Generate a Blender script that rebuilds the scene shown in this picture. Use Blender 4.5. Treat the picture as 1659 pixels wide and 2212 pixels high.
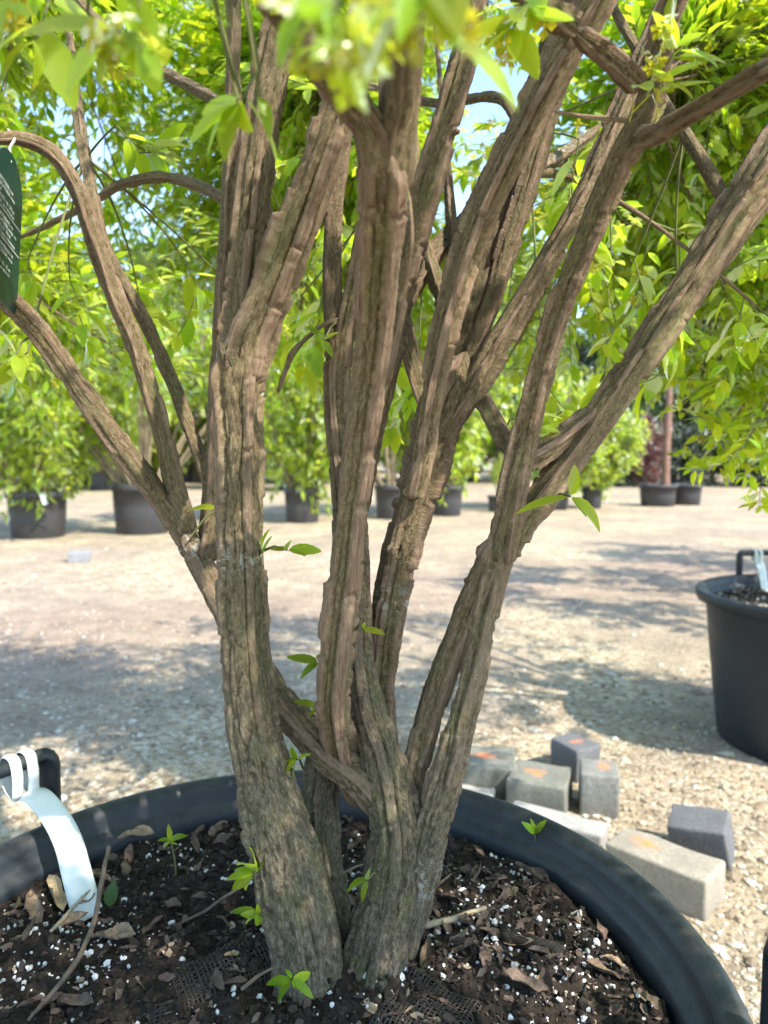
import bpy, bmesh, math, random
import numpy as np
from mathutils import Vector, Matrix

random.seed(7)
RNG = np.random.default_rng(11)
sc = bpy.context.scene
for o in list(bpy.data.objects):
    bpy.data.objects.remove(o)
COL = sc.collection
R = math.radians

# ------------------------------------------------------------------ camera, sky, sun, exposure
CAM_H = 0.90
FOV = 70.0
PITCH = R(4.38)                       # looking slightly down
PXW, PXH = 1659.0, 2212.0             # measuring grid used to read the photograph
FPX = PXH / 2 / math.tan(R(FOV / 2))

cam_d = bpy.data.cameras.new('camera')
cam = bpy.data.objects.new('camera', cam_d)
COL.objects.link(cam)
cam.location = (0, 0, CAM_H)
cam.rotation_euler = (R(90) - PITCH, 0, 0)
cam_d.sensor_fit = 'VERTICAL'
cam_d.sensor_height = 36.0
cam_d.lens = 18.0 / math.tan(R(FOV / 2))
cam_d.clip_start = 0.02
cam_d.clip_end = 2000
cam_d.dof.use_dof = True
cam_d.dof.focus_distance = 0.66
cam_d.dof.aperture_fstop = cam_d.lens / 4.0      # about 4 mm wide pupil
sc.camera = cam

SUN_TO = Vector((0.70, -0.56, 0.0)).normalized()  # horizontal direction towards the sun: behind and to the side
SUN_EL = R(46)
world = bpy.data.worlds.new('World')
sc.world = world
world.use_nodes = True
wn = world.node_tree
wn.nodes.clear()
sky = wn.nodes.new('ShaderNodeTexSky')
sky.sky_type = 'NISHITA'
sky.sun_disc = False
sky.sun_elevation = SUN_EL
sky.sun_rotation = math.atan2(SUN_TO.x, SUN_TO.y)
sky.air_density = 1.0
sky.dust_density = 0.4
sky.ozone_density = 1.7
bg = wn.nodes.new('ShaderNodeBackground')
bg.inputs['Strength'].default_value = 0.15
wo = wn.nodes.new('ShaderNodeOutputWorld')
wn.links.new(sky.outputs[0], bg.inputs[0])
wn.links.new(bg.outputs[0], wo.inputs[0])

sun_d = bpy.data.lights.new('sun', 'SUN')
sun_d.energy = 2.75
sun_d.angle = R(0.53)
sun_d.color = (1.0, 0.94, 0.84)
sun = bpy.data.objects.new('sun', sun_d)
COL.objects.link(sun)
sdir = Vector((SUN_TO.x * math.cos(SUN_EL), SUN_TO.y * math.cos(SUN_EL), math.sin(SUN_EL)))
sun.rotation_euler = sdir.to_track_quat('Z', 'Y').to_euler()
sun.location = sdir * 30

sc.view_settings.view_transform = 'Standard'
sc.view_settings.look = 'None'
sc.view_settings.gamma = 1.0
sc.view_settings.use_curve_mapping = False
sc.view_settings.exposure = 1.95
sc.render.engine = 'CYCLES'
sc.cycles.use_denoising = True
sc.cycles.max_bounces = 8
sc.cycles.diffuse_bounces = 4
sc.cycles.transmission_bounces = 6
sc.cycles.transparent_max_bounces = 4
sc.cycles.caustics_reflective = False
sc.cycles.caustics_refractive = False

# ------------------------------------------------------------------ helpers
CP, SP = math.cos(PITCH), math.sin(PITCH)

def ray(px, py):
    x = (px - PXW / 2) / FPX
    z = -(py - PXH / 2) / FPX
    return Vector((x, CP + z * SP, -SP + z * CP))

def at(px, py, Y):
    d = ray(px, py)
    return Vector((0, 0, CAM_H)) + d * (Y / d.y)

def at_z(px, py, z):
    d = ray(px, py)
    return Vector((0, 0, CAM_H)) + d * ((z - CAM_H) / d.z)

def depth_of(p):
    return p[1] * CP + (CAM_H - p[2]) * SP

def project(P):
    """world points (n,3) -> measuring grid x, y, depth"""
    P = np.asarray(P, float)
    q = P - np.array([0, 0, CAM_H])
    d = q[:, 1] * CP - q[:, 2] * SP
    u = q[:, 1] * SP + q[:, 2] * CP
    dd = np.where(np.abs(d) < 1e-6, 1e-6, d)
    return PXW / 2 + FPX * q[:, 0] / dd, PXH / 2 - FPX * u / dd, d

def _h(i, j, k, seed):
    h = (i.astype(np.int64) * 374761393 + j.astype(np.int64) * 668265263 + k.astype(np.int64) * 2147483647 + seed * 1274126177) & 0xffffffff
    h = ((h ^ (h >> 13)) * 1274126177) & 0xffffffff
    h = ((h ^ (h >> 16)) * 2246822519) & 0xffffffff
    h = h ^ (h >> 15)
    return (h & 0xffffff) / float(0xffffff)

def vnoise(P, seed=0):
    """value noise in -1..1 at points (n,3)"""
    P = np.asarray(P, float)
    F = np.floor(P)
    f = P - F
    f = f * f * (3 - 2 * f)
    I = F.astype(np.int64)
    i, j, k = I[:, 0], I[:, 1], I[:, 2]
    r = 0
    for a in (0, 1):
        wa = f[:, 0] if a else 1 - f[:, 0]
        for b in (0, 1):
            wb = f[:, 1] if b else 1 - f[:, 1]
            for c in (0, 1):
                wc = f[:, 2] if c else 1 - f[:, 2]
                r = r + wa * wb * wc * _h(i + a, j + b, k + c, seed)
    return r * 2 - 1

def fbm(P, seed=0, oct=3, gain=0.5):
    P = np.asarray(P, float)
    a, s, r = 1.0, 1.0, 0
    for o in range(oct):
        r = r + a * vnoise(P * s + o * 17.3, seed + o * 31)
        a *= gain
        s *= 2.03
    return r

def mesh_from(name, V, F, smooth=True, attrs=None):
    """V (n,3), F list/array of equal length faces (m,k) or list of arrays; attrs {name: (n,) or (n,3)} on points"""
    me = bpy.data.meshes.new(name)
    V = np.ascontiguousarray(V, dtype=np.float32)
    Fs = F if isinstance(F, list) and len(F) and isinstance(F[0], np.ndarray) else [np.asarray(F)]
    Fs = [np.asarray(f, dtype=np.int32) for f in Fs if len(f)]
    me.vertices.add(len(V))
    me.vertices.foreach_set('co', V.ravel())
    nl = sum(f.size for f in Fs)
    npoly = sum(len(f) for f in Fs)
    me.loops.add(nl)
    me.polygons.add(npoly)
    me.loops.foreach_set('vertex_index', np.concatenate([f.ravel() for f in Fs]))
    tot = np.concatenate([np.full(len(f), f.shape[1], dtype=np.int32) for f in Fs])
    start = np.concatenate([[0], np.cumsum(tot)[:-1]]).astype(np.int32)
    me.polygons.foreach_set('loop_start', start)
    me.polygons.foreach_set('loop_total', tot)
    me.polygons.foreach_set('use_smooth', np.full(npoly, smooth, dtype=bool))
    for k, v in (attrs or {}).items():
        v = np.asarray(v, dtype=np.float32)
        if v.ndim == 1:
            a = me.attributes.new(k, 'FLOAT', 'POINT')
            a.data.foreach_set('value', v)
        else:
            a = me.attributes.new(k, 'FLOAT_VECTOR', 'POINT')
            a.data.foreach_set('vector', v.ravel())
    me.update(calc_edges=True)
    me.validate()
    return me

def link(name, me, mat=None, parent=None, loc=None):
    o = bpy.data.objects.new(name, me)
    COL.objects.link(o)
    if mat is not None and me is not None and len(me.materials) == 0:
        me.materials.append(mat)
    if parent is not None:
        o.parent = parent
    if loc is not None:
        o.location = loc
    return o

def tag(o, label=None, cat=None, group=None, kind=None):
    if label: o['label'] = label
    if cat: o['category'] = cat
    if group: o['group'] = group
    if kind: o['kind'] = kind
    return o

def thing(name, label, cat, loc=(0, 0, 0), rz=0.0, group=None):
    o = bpy.data.objects.new(name, None)
    o.empty_display_size = 0.05
    COL.objects.link(o)
    o.location = loc
    o.rotation_euler = (0, 0, rz)
    return tag(o, label, cat, group)

def copy_tree(o, parent=None):
    c = o.copy()
    COL.objects.link(c)
    c.parent = parent
    for ch in o.children:
        copy_tree(ch, c)
    return c

def catmull(P, step):
    """P (n,d) control points -> points with about equal spacing (first three columns are position)"""
    P = np.asarray(P, float)
    Q = np.vstack([2 * P[0] - P[1], P, 2 * P[-1] - P[-2]])
    out = []
    for i in range(1, len(Q) - 2):
        p0, p1, p2, p3 = Q[i - 1], Q[i], Q[i + 1], Q[i + 2]
        t = np.linspace(0, 1, 24, endpoint=False)[:, None]
        out.append(0.5 * ((2 * p1) + (-p0 + p2) * t + (2 * p0 - 5 * p1 + 4 * p2 - p3) * t ** 2 + (-p0 + 3 * p1 - 3 * p2 + p3) * t ** 3))
    out.append(Q[-2][None])
    C = np.vstack(out)
    s = np.concatenate([[0], np.cumsum(np.linalg.norm(np.diff(C[:, :3], axis=0), axis=1))])
    n = max(3, int(s[-1] / step) + 1)
    S = np.linspace(0, s[-1], n)
    return np.stack([np.interp(S, s, C[:, k]) for k in range(C.shape[1])], 1), S

def frames(C):
    T = np.gradient(C, axis=0)
    T /= np.linalg.norm(T, axis=1)[:, None] + 1e-12
    a = np.array([1.0, 0, 0]) if abs(T[0][0]) < 0.8 else np.array([0, 1.0, 0])
    n = a - T[0] * a.dot(T[0])
    n /= np.linalg.norm(n)
    N = np.zeros_like(C)
    for i in range(len(C)):
        n = n - T[i] * n.dot(T[i])
        n /= np.linalg.norm(n) + 1e-12
        N[i] = n
    return T, N, np.cross(T, N)

def tube_faces(rings, n, base=0, cap=True):
    i = np.arange(rings - 1)[:, None]
    j = np.arange(n)[None]
    a = base + i * n + j
    b = base + i * n + (j + 1) % n
    return np.stack([a, b, b + n, a + n], -1).reshape(-1, 4)

def tubes(polys, sides=4):
    """polys: list of (points (k,3), radii (k,)) -> V, F for many thin tubes"""
    VV, FF, base = [], [], 0
    ang = np.arange(sides) * 2 * np.pi / sides
    for P, r in polys:
        P = np.asarray(P, float)
        r = np.broadcast_to(np.asarray(r, float), (len(P),))
        T, N, B = frames(P)
        V = P[:, None] + r[:, None, None] * (np.cos(ang)[None, :, None] * N[:, None] + np.sin(ang)[None, :, None] * B[:, None])
        VV.append(V.reshape(-1, 3))
        FF.append(tube_faces(len(P), sides, base))
        base += len(P) * sides
    return np.vstack(VV), np.vstack(FF)

def lathe(profile, seg=96, wob=0.0):
    P = np.asarray(profile, float)
    a = np.arange(seg) * 2 * np.pi / seg
    ca, sa = np.cos(a), np.sin(a)
    w = 1 + wob * (np.sin(2 * a + 0.7) * 0.6 + np.sin(3 * a + 2.0) * 0.4)
    V = np.stack([P[:, 0][:, None] * (ca * w)[None], P[:, 0][:, None] * (sa * w)[None], np.repeat(P[:, 1][:, None], seg, 1)], -1).reshape(-1, 3)
    return V, tube_faces(len(P), seg)

# ------------------------------------------------------------------ materials
def nmat(name):
    m = bpy.data.materials.new(name)
    m.use_nodes = True
    nt = m.node_tree
    b = nt.nodes['Principled BSDF']
    return m, nt, b

def N(nt, t, **kw):
    n = nt.nodes.new(t)
    for k, v in kw.items():
        if k in n.inputs:
            n.inputs[k].default_value = v
        else:
            setattr(n, k, v)
    return n

def ramp(nt, src, stops):
    r = nt.nodes.new('ShaderNodeValToRGB')
    el = r.color_ramp.elements
    while len(el) < len(stops):
        el.new(0.5)
    for e, (p, c) in zip(el, stops):
        e.position = p
        e.color = (c[0], c[1], c[2], 1)
    nt.links.new(src, r.inputs[0])
    return r.outputs[0]

def mixc(nt, fac, a, b, mode='MIX'):
    m = nt.nodes.new('ShaderNodeMix')
    m.data_type = 'RGBA'
    m.blend_type = mode
    for s, i in ((fac, 0), (a, 6), (b, 7)):
        if isinstance(s, (int, float)):
            m.inputs[i].default_value = s
        elif isinstance(s, tuple):
            m.inputs[i].default_value = (s[0], s[1], s[2], 1)
        else:
            nt.links.new(s, m.inputs[i])
    return m.outputs[2]

def mathn(nt, op, a, b=0.0):
    m = nt.nodes.new('ShaderNodeMath')
    m.operation = op
    for s, i in ((a, 0), (b, 1)):
        if isinstance(s, (int, float)):
            m.inputs[i].default_value = s
        else:
            nt.links.new(s, m.inputs[i])
    return m.outputs[0]

def noise(nt, vec, scale, detail=4, rough=0.55, stretch=None):
    if stretch is not None:
        mp = nt.nodes.new('ShaderNodeMapping')
        mp.inputs['Scale'].default_value = stretch
        nt.links.new(vec, mp.inputs['Vector'])
        vec = mp.outputs[0]
    n = nt.nodes.new('ShaderNodeTexNoise')
    n.inputs['Scale'].default_value = scale
    n.inputs['Detail'].default_value = detail
    n.inputs['Roughness'].default_value = rough
    nt.links.new(vec, n.inputs['Vector'])
    return n.outputs[0]

def bump(nt, b, h, dist, strength=1.0):
    n = nt.nodes.new('ShaderNodeBump')
    n.inputs['Distance'].default_value = dist
    n.inputs['Strength'].default_value = strength
    nt.links.new(h, n.inputs['Height'])
    nt.links.new(n.outputs[0], b.inputs['Normal'])

def attr(nt, name, out='Fac'):
    a = nt.nodes.new('ShaderNodeAttribute')
    a.attribute_name = name
    return a.outputs[out]

def texco(nt, which='Object'):
    return nt.nodes.new('ShaderNodeTexCoord').outputs[which]

def bark_material():
    m, nt, b = nmat('winged_bark')
    v = attr(nt, 'bark', 'Vector')           # coordinates on the stem, third one runs along it
    wing = attr(nt, 'wing')
    old = attr(nt, 'old')
    tint = attr(nt, 'tint')
    fine = noise(nt, v, 460, 8, 0.74, (1, 1, 0.34))
    coarse = noise(nt, v, 90, 5, 0.65, (1, 1, 0.30))
    blot = noise(nt, v, 22, 4, 0.6)
    skin = ramp(nt, fine, [(0.34, (0.045, 0.029, 0.014)), (0.46, (0.14, 0.098, 0.048)), (0.56, (0.255, 0.19, 0.100)), (0.68, (0.38, 0.305, 0.18))])
    skin = mixc(nt, ramp(nt, coarse, [(0.40, (0, 0, 0)), (0.62, (0.55, 0.55, 0.55))]), skin, (0.205, 0.155, 0.085))
    fine2 = noise(nt, v, 560, 8, 0.72, (1, 1, 0.085))
    cork = ramp(nt, fine2, [(0.30, (0.080, 0.046, 0.029)), (0.44, (0.205, 0.128, 0.082)), (0.56, (0.305, 0.203, 0.135)), (0.70, (0.44, 0.325, 0.23))])
    cork = mixc(nt, ramp(nt, blot, [(0.35, (0, 0, 0)), (0.7, (0.7, 0.7, 0.7))]), cork, mixc(nt, 0.6, cork, (0.30, 0.225, 0.155)))
    col = mixc(nt, wing, skin, cork)
    moss = ramp(nt, noise(nt, v, 34, 5, 0.65, (1, 1, 0.35)), [(0.52, (0, 0, 0)), (0.70, (1, 1, 1))])
    mossf = mathn(nt, 'MULTIPLY', moss, mathn(nt, 'SUBTRACT', 0.52, mathn(nt, 'MULTIPLY', wing, 0.45)))
    col = mixc(nt, mossf, col, mixc(nt, fine, (0.075, 0.095, 0.02), (0.20, 0.22, 0.085)))
    grey = ramp(nt, fine, [(0.34, (0.032, 0.027, 0.020)), (0.50, (0.140, 0.122, 0.090)), (0.66, (0.33, 0.30, 0.24))])
    grey = mixc(nt, ramp(nt, noise(nt, v, 28, 5, 0.7), [(0.5, (0, 0, 0)), (0.66, (0.8, 0.8, 0.8))]), grey, (0.095, 0.125, 0.045))
    col = mixc(nt, mathn(nt, 'MULTIPLY', old, 0.85), col, grey)
    lich = attr(nt, 'lichen')
    lm = mathn(nt, 'MULTIPLY', lich, ramp(nt, noise(nt, v, 170, 4, 0.7), [(0.52, (0, 0, 0)), (0.60, (0.8, 0.8, 0.8))]))
    col = mixc(nt, lm, col, (0.50, 0.50, 0.43))
    fl = ramp(nt, noise(nt, v, 120, 3, 0.7), [(0.66, (0, 0, 0)), (0.72, (0.55, 0.55, 0.55))])
    col = mixc(nt, fl, col, (0.36, 0.34, 0.25))
    speck = noise(nt, v, 520, 4, 0.7, (1, 1, 0.6))
    sf_ = mathn(nt, 'MULTIPLY', ramp(nt, speck, [(0.56, (0, 0, 0)), (0.65, (0.5, 0.5, 0.5))]), mathn(nt, 'SUBTRACT', 1.0, mathn(nt, 'MULTIPLY', wing, 0.75)))
    col = mixc(nt, sf_, col, (0.38, 0.33, 0.225))
    tm = N(nt, 'ShaderNodeCombineXYZ')
    for i in range(3):
        nt.links.new(tint, tm.inputs[i])
    col = mixc(nt, 1.0, col, tm.outputs[0], 'MULTIPLY')
    nt.links.new(col, b.inputs['Base Color'])
    b.inputs['Roughness'].default_value = 0.88
    b.inputs['Specular IOR Level'].default_value = 0.25
    bump(nt, b, mathn(nt, 'ADD', mathn(nt, 'ADD', fine, mathn(nt, 'MULTIPLY', fine2, 0.5)), mathn(nt, 'MULTIPLY', speck, 0.8)), 0.0050, 1.0)
    return m

def leaf_material(name, base, trans, by_object, var=0.3, gloss=0.42, tr=0.66):
    m, nt, b = nmat(name)
    nt.nodes.remove(b)
    out = nt.nodes['Material Output']
    rnd = nt.nodes.new('ShaderNodeObjectInfo').outputs['Random'] if by_object else attr(nt, 'tint')
    vein = attr(nt, 'vein')
    hsv = N(nt, 'ShaderNodeHueSaturation')
    h = mathn(nt, 'ADD', 0.5 - 0.028, mathn(nt, 'MULTIPLY', rnd, 0.05))
    val = mathn(nt, 'ADD', 1 - var, mathn(nt, 'MULTIPLY', mathn(nt, 'FRACT', mathn(nt, 'MULTIPLY', rnd, 7.31)), 2 * var))
    nt.links.new(h, hsv.inputs['Hue'])
    nt.links.new(val, hsv.inputs['Value'])
    c = mixc(nt, mathn(nt, 'MULTIPLY', vein, 0.45), base, (base[0] * 2.0 + 0.02, base[1] * 1.6 + 0.02, base[2] * 2 + 0.01))
    nt.links.new(c, hsv.inputs['Color'])
    d = N(nt, 'ShaderNodeBsdfDiffuse')
    nt.links.new(hsv.outputs[0], d.inputs[0])
    hsv2 = N(nt, 'ShaderNodeHueSaturation')
    nt.links.new(h, hsv2.inputs['Hue'])
    nt.links.new(val, hsv2.inputs['Value'])
    c2 = mixc(nt, mathn(nt, 'MULTIPLY', vein, 0.5), trans, (trans[0] * 0.6, trans[1] * 0.62, trans[2] * 0.6))
    nt.links.new(c2, hsv2.inputs['Color'])
    t = N(nt, 'ShaderNodeBsdfTranslucent')
    nt.links.new(hsv2.outputs[0], t.inputs[0])
    mx = N(nt, 'ShaderNodeMixShader')
    mx.inputs[0].default_value = tr
    nt.links.new(d.outputs[0], mx.inputs[1])
    nt.links.new(t.outputs[0], mx.inputs[2])
    g = N(nt, 'ShaderNodeBsdfGlossy')
    g.inputs['Roughness'].default_value = gloss
    g.inputs['Color'].default_value = (0.9, 0.95, 0.9, 1)
    fr = N(nt, 'ShaderNodeFresnel')
    fr.inputs['IOR'].default_value = 1.38
    m2 = N(nt, 'ShaderNodeMixShader')
    nt.links.new(mathn(nt, 'MULTIPLY', fr.outputs[0], 0.4), m2.inputs[0])
    nt.links.new(mx.outputs[0], m2.inputs[1])
    nt.links.new(g.outputs[0], m2.inputs[2])
    nt.links.new(m2.outputs[0], out.inputs[0])
    return m

def simple(name, col, rough=0.6, var=None, scale=20, bumpd=0.0, spec=0.5, detail=4):
    m, nt, b = nmat(name)
    v = texco(nt)
    n = noise(nt, v, scale, detail, 0.6)
    c2 = var or tuple(c * 0.6 for c in col)
    nt.links.new(ramp(nt, n, [(0.32, c2), (0.68, col)]), b.inputs['Base Color'])
    b.inputs['Roughness'].default_value = rough
    b.inputs['Specular IOR Level'].default_value = spec
    if bumpd:
        bump(nt, b, n, bumpd)
    return m

M = {}
M['bark'] = bark_material()
LEAF_B, LEAF_T = (0.135, 0.24, 0.016), (0.74, 0.95, 0.033)
M['leaf_obj'] = leaf_material('fresh_leaf', LEAF_B, LEAF_T, True)
M['leaf_mass'] = leaf_material('fresh_foliage', LEAF_B, LEAF_T, False)
M['bush_mass'] = leaf_material('potted_bush_foliage', (0.19, 0.29, 0.03), (0.78, 0.94, 0.08), False, 0.3, 0.5)
M['far_mass'] = leaf_material('far_tree_foliage', (0.045, 0.085, 0.014), (0.13, 0.22, 0.025), False, 0.4, 0.6)
M['far_light'] = leaf_material('far_light_foliage', (0.12, 0.20, 0.026), (0.46, 0.60, 0.06), False, 0.4, 0.6)
M['far_dark'] = leaf_material('far_conifer_foliage', (0.02, 0.045, 0.014), (0.035, 0.07, 0.015), False, 0.4, 0.6)
M['far_red'] = leaf_material('far_red_foliage', (0.12, 0.035, 0.03), (0.28, 0.06, 0.05), False, 0.4, 0.6)
M['flower'] = leaf_material('greenish_flower', (0.48, 0.48, 0.03), (0.72, 0.72, 0.03), False, 0.25, 0.6, 0.4)
M['twig'] = simple('green_twig', (0.15, 0.16, 0.05), 0.7, (0.09, 0.10, 0.03), 60)
M['cane'] = simple('pale_cane', (0.27, 0.215, 0.13), 0.8, (0.13, 0.10, 0.06), 12)

# ------------------------------------------------------------------ ground
def ground_material():
    m, nt, b = nmat('gravel_ground')
    v = texco(nt)
    vo = N(nt, 'ShaderNodeTexVoronoi')
    vo.inputs['Scale'].default_value = 62
    nt.links.new(v, vo.inputs['Vector'])
    hs = N(nt, 'ShaderNodeSeparateColor')
    nt.links.new(vo.outputs['Color'], hs.inputs[0])
    stone = ramp(nt, hs.outputs[0], [(0.0, (0.19, 0.14, 0.085)), (0.35, (0.40, 0.315, 0.195)), (0.7, (0.51, 0.42, 0.275)), (1.0, (0.64, 0.57, 0.43))])
    sand = ramp(nt, noise(nt, v, 45, 6, 0.7), [(0.3, (0.23, 0.175, 0.12)), (0.55, (0.36, 0.29, 0.20)), (0.75, (0.46, 0.39, 0.285))])
    big = noise(nt, v, 0.9, 3, 0.6)
    path = ramp(nt, big, [(0.42, (0, 0, 0)), (0.58, (1, 1, 1))])
    col = mixc(nt, path, stone, sand)
    pinkish = ramp(nt, noise(nt, v, 0.55, 3, 0.5), [(0.45, (0, 0, 0)), (0.65, (0.55, 0.55, 0.55))])
    col = mixc(nt, pinkish, col, mixc(nt, 0.75, col, (0.35, 0.27, 0.225)))
    sep = N(nt, 'ShaderNodeSeparateXYZ'); nt.links.new(v, sep.inputs[0])
    yy = mathn(nt, 'ADD', sep.outputs[1], mathn(nt, 'MULTIPLY', mathn(nt, 'SUBTRACT', noise(nt, v, 0.8, 4, 0.6), 0.5), 2.6))
    yy = mathn(nt, 'SUBTRACT', yy, mathn(nt, 'MULTIPLY', sep.outputs[0], 0.45))
    track = ramp(nt, mathn(nt, 'DIVIDE', yy, 10.0), [(0.33, (0, 0, 0)), (0.41, (0.5, 0.5, 0.5)), (0.48, (0.5, 0.5, 0.5)), (0.56, (0, 0, 0))])
    tr_col = ramp(nt, noise(nt, v, 30, 6, 0.7), [(0.3, (0.22, 0.145, 0.105)), (0.7, (0.40, 0.29, 0.22))])
    col = mixc(nt, track, col, tr_col)
    lit = ramp(nt, noise(nt, v, 26, 5, 0.75), [(0.60, (0, 0, 0)), (0.68, (0.75, 0.75, 0.75))])
    patch = ramp(nt, noise(nt, v, 0.7, 3, 0.5), [(0.5, (0, 0, 0)), (0.62, (1, 1, 1))])
    col = mixc(nt, mathn(nt, 'MULTIPLY', lit, patch), col, (0.27, 0.155, 0.075))
    dirt = ramp(nt, noise(nt, v, 5.5, 5, 0.65), [(0.35, (0.72, 0.72, 0.72)), (0.65, (1.08, 1.08, 1.08))])
    col = mixc(nt, 1.0, col, dirt, 'MULTIPLY')
    nt.links.new(col, b.inputs['Base Color'])
    b.inputs['Roughness'].default_value = 0.95
    b.inputs['Specular IOR Level'].default_value = 0.2
    hgt = mathn(nt, 'ADD', mathn(nt, 'MULTIPLY', vo.outputs['Distance'], -0.9), noise(nt, v, 90, 5, 0.7))
    bump(nt, b, hgt, 0.010, 0.8)
    return m

def ground_z(x, y):
    P = np.stack([np.asarray(x, float) * 1.1, np.asarray(y, float) * 1.1, np.zeros_like(np.asarray(x, float))], 1)
    return 0.012 * fbm(P, 3, 2) * np.clip((20 - np.hypot(P[:, 0], P[:, 1])) / 20, 0, 1)

def warp(n, near, far):
    t = np.linspace(-1, 1, n)
    return np.sign(t) * (near * np.abs(t) + (far - near) * np.abs(t) ** 7)

gx = warp(181, 9, 600)
gy = warp(181, 9, 600) + 3.0
GX, GY = np.meshgrid(gx, gy, indexing='ij')
gv = np.stack([GX.ravel(), GY.ravel(), ground_z(GX.ravel(), GY.ravel())], 1)
ii = (np.arange(180)[:, None] * 181 + np.arange(180)[None]).ravel()
gf = np.stack([ii, ii + 181, ii + 182, ii + 1], 1)
M['ground'] = ground_material()
ground = link('ground', mesh_from('ground', gv, gf), M['ground'])
tag(ground, 'pale gravel and sand ground of the nursery yard', 'ground', kind='structure')

ICO = None
def ico():
    global ICO
    if ICO is None:
        bm = bmesh.new()
        bmesh.ops.create_icosphere(bm, subdivisions=1, radius=1)
        V = np.array([v.co[:] for v in bm.verts])
        F = np.array([[v.index for v in f.verts] for f in bm.faces])
        bm.free()
        ICO = (V, F)
    return ICO

def scatter(T_V, T_F, pos, rot, scale, tint=None, jitter=0.0, seed=0):
    """many transformed copies of a template joined in one mesh: rot (m,3,3), scale (m,) or (m,3)"""
    m = len(pos)
    scale = np.asarray(scale, float)
    if scale.ndim == 1:
        scale = np.repeat(scale[:, None], 3, 1)
    V = T_V[None] * scale[:, None, :]
    if jitter:
        V = V * (1 + jitter * RNG.uniform(-1, 1, (m, len(T_V), 1)))
    V = np.einsum('mij,mnj->mni', rot, V) + pos[:, None]
    n = len(T_V)
    F = (T_F[None] + (np.arange(m) * n)[:, None, None]).reshape(-1, T_F.shape[1])
    return V.reshape(-1, 3), F, (np.repeat(tint, n) if tint is not None else None)

def rand_rot(m, rng=RNG):
    q = rng.normal(size=(m, 4))
    q /= np.linalg.norm(q, axis=1)[:, None]
    w, x, y, z = q.T
    return np.stack([1 - 2 * (y * y + z * z), 2 * (x * y - z * w), 2 * (x * z + y * w),
                     2 * (x * y + z * w), 1 - 2 * (x * x + z * z), 2 * (y * z - x * w),
                     2 * (x * z - y * w), 2 * (y * z + x * w), 1 - 2 * (x * x + y * y)], 1).reshape(m, 3, 3)

def pebble_material():
    m, nt, b = nmat('pebble')
    t = attr(nt, 'tint')
    c = ramp(nt, t, [(0.0, (0.14, 0.105, 0.07)), (0.3, (0.30, 0.235, 0.155)), (0.6, (0.39, 0.325, 0.235)), (0.85, (0.44, 0.41, 0.345)), (1.0, (0.58, 0.55, 0.48))])
    n = noise(nt, texco(nt), 180, 4, 0.6)
    c = mixc(nt, 1.0, c, ramp(nt, n, [(0.3, (0.75, 0.75, 0.75)), (0.7, (1.1, 1.1, 1.1))]), 'MULTIPLY')
    nt.links.new(c, b.inputs['Base Color'])
    b.inputs['Roughness'].default_value = 0.85
    return m
M['pebble'] = pebble_material()

def make_gravel():
    n = 44000
    y = 0.95 + 6.6 * RNG.random(n) ** 1.7
    x = RNG.uniform(-1, 1, n) * (0.62 * y + 0.35) + 0.12
    dens = vnoise(np.stack([x * 0.9, y * 0.9, np.zeros(n)], 1), 5)
    keep = RNG.random(n) < 0.50 + 0.5 * dens + 0.55 * np.exp(-((x - 0.75) ** 2 + (y - 1.2) ** 2) / 0.45)
    x, y = x[keep], y[keep]
    n = len(x)
    s = np.clip(RNG.lognormal(-5.42, 0.48, n), 0.002, 0.018)
    s = np.where(RNG.random(n) < 0.012, s * 1.8, s)
    pos = np.stack([x, y, ground_z(x, y) + s * 0.12], 1)
    sc3 = s[:, None] * RNG.uniform(0.65, 1.25, (n, 3)) * np.array([1, 1, 0.62])
    a = RNG.uniform(0, 6.28, n)
    rot = np.zeros((n, 3, 3))
    rot[:, 0, 0] = np.cos(a); rot[:, 0, 1] = -np.sin(a); rot[:, 1, 0] = np.sin(a); rot[:, 1, 1] = np.cos(a); rot[:, 2, 2] = 1
    OV = np.array([(1, 0, 0), (-1, 0, 0), (0, 1, 0), (0, -1, 0), (0, 0, 1), (.5, .4, -.3)], float)
    OF = np.array([(0, 2, 4), (2, 1, 4), (1, 3, 4), (3, 0, 4)])
    nr = y < 1.9
    V1, F1, t1 = scatter(*ico(), pos[nr], rot[nr], sc3[nr], RNG.random(nr.sum()), 0.22)
    V2, F2, t2 = scatter(OV, OF, pos[~nr], rot[~nr], sc3[~nr] * 1.15, RNG.random((~nr).sum()), 0.22)
    V, F, t = np.vstack([V1, V2]), [F1, F2 + len(V1)], np.concatenate([t1, t2])
    o = link('gravel', mesh_from('gravel', V, F, False, {'tint': t}), M['pebble'])
    tag(o, 'loose pale gravel stones strewn over the sandy ground', 'gravel', kind='stuff')
make_gravel()

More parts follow.
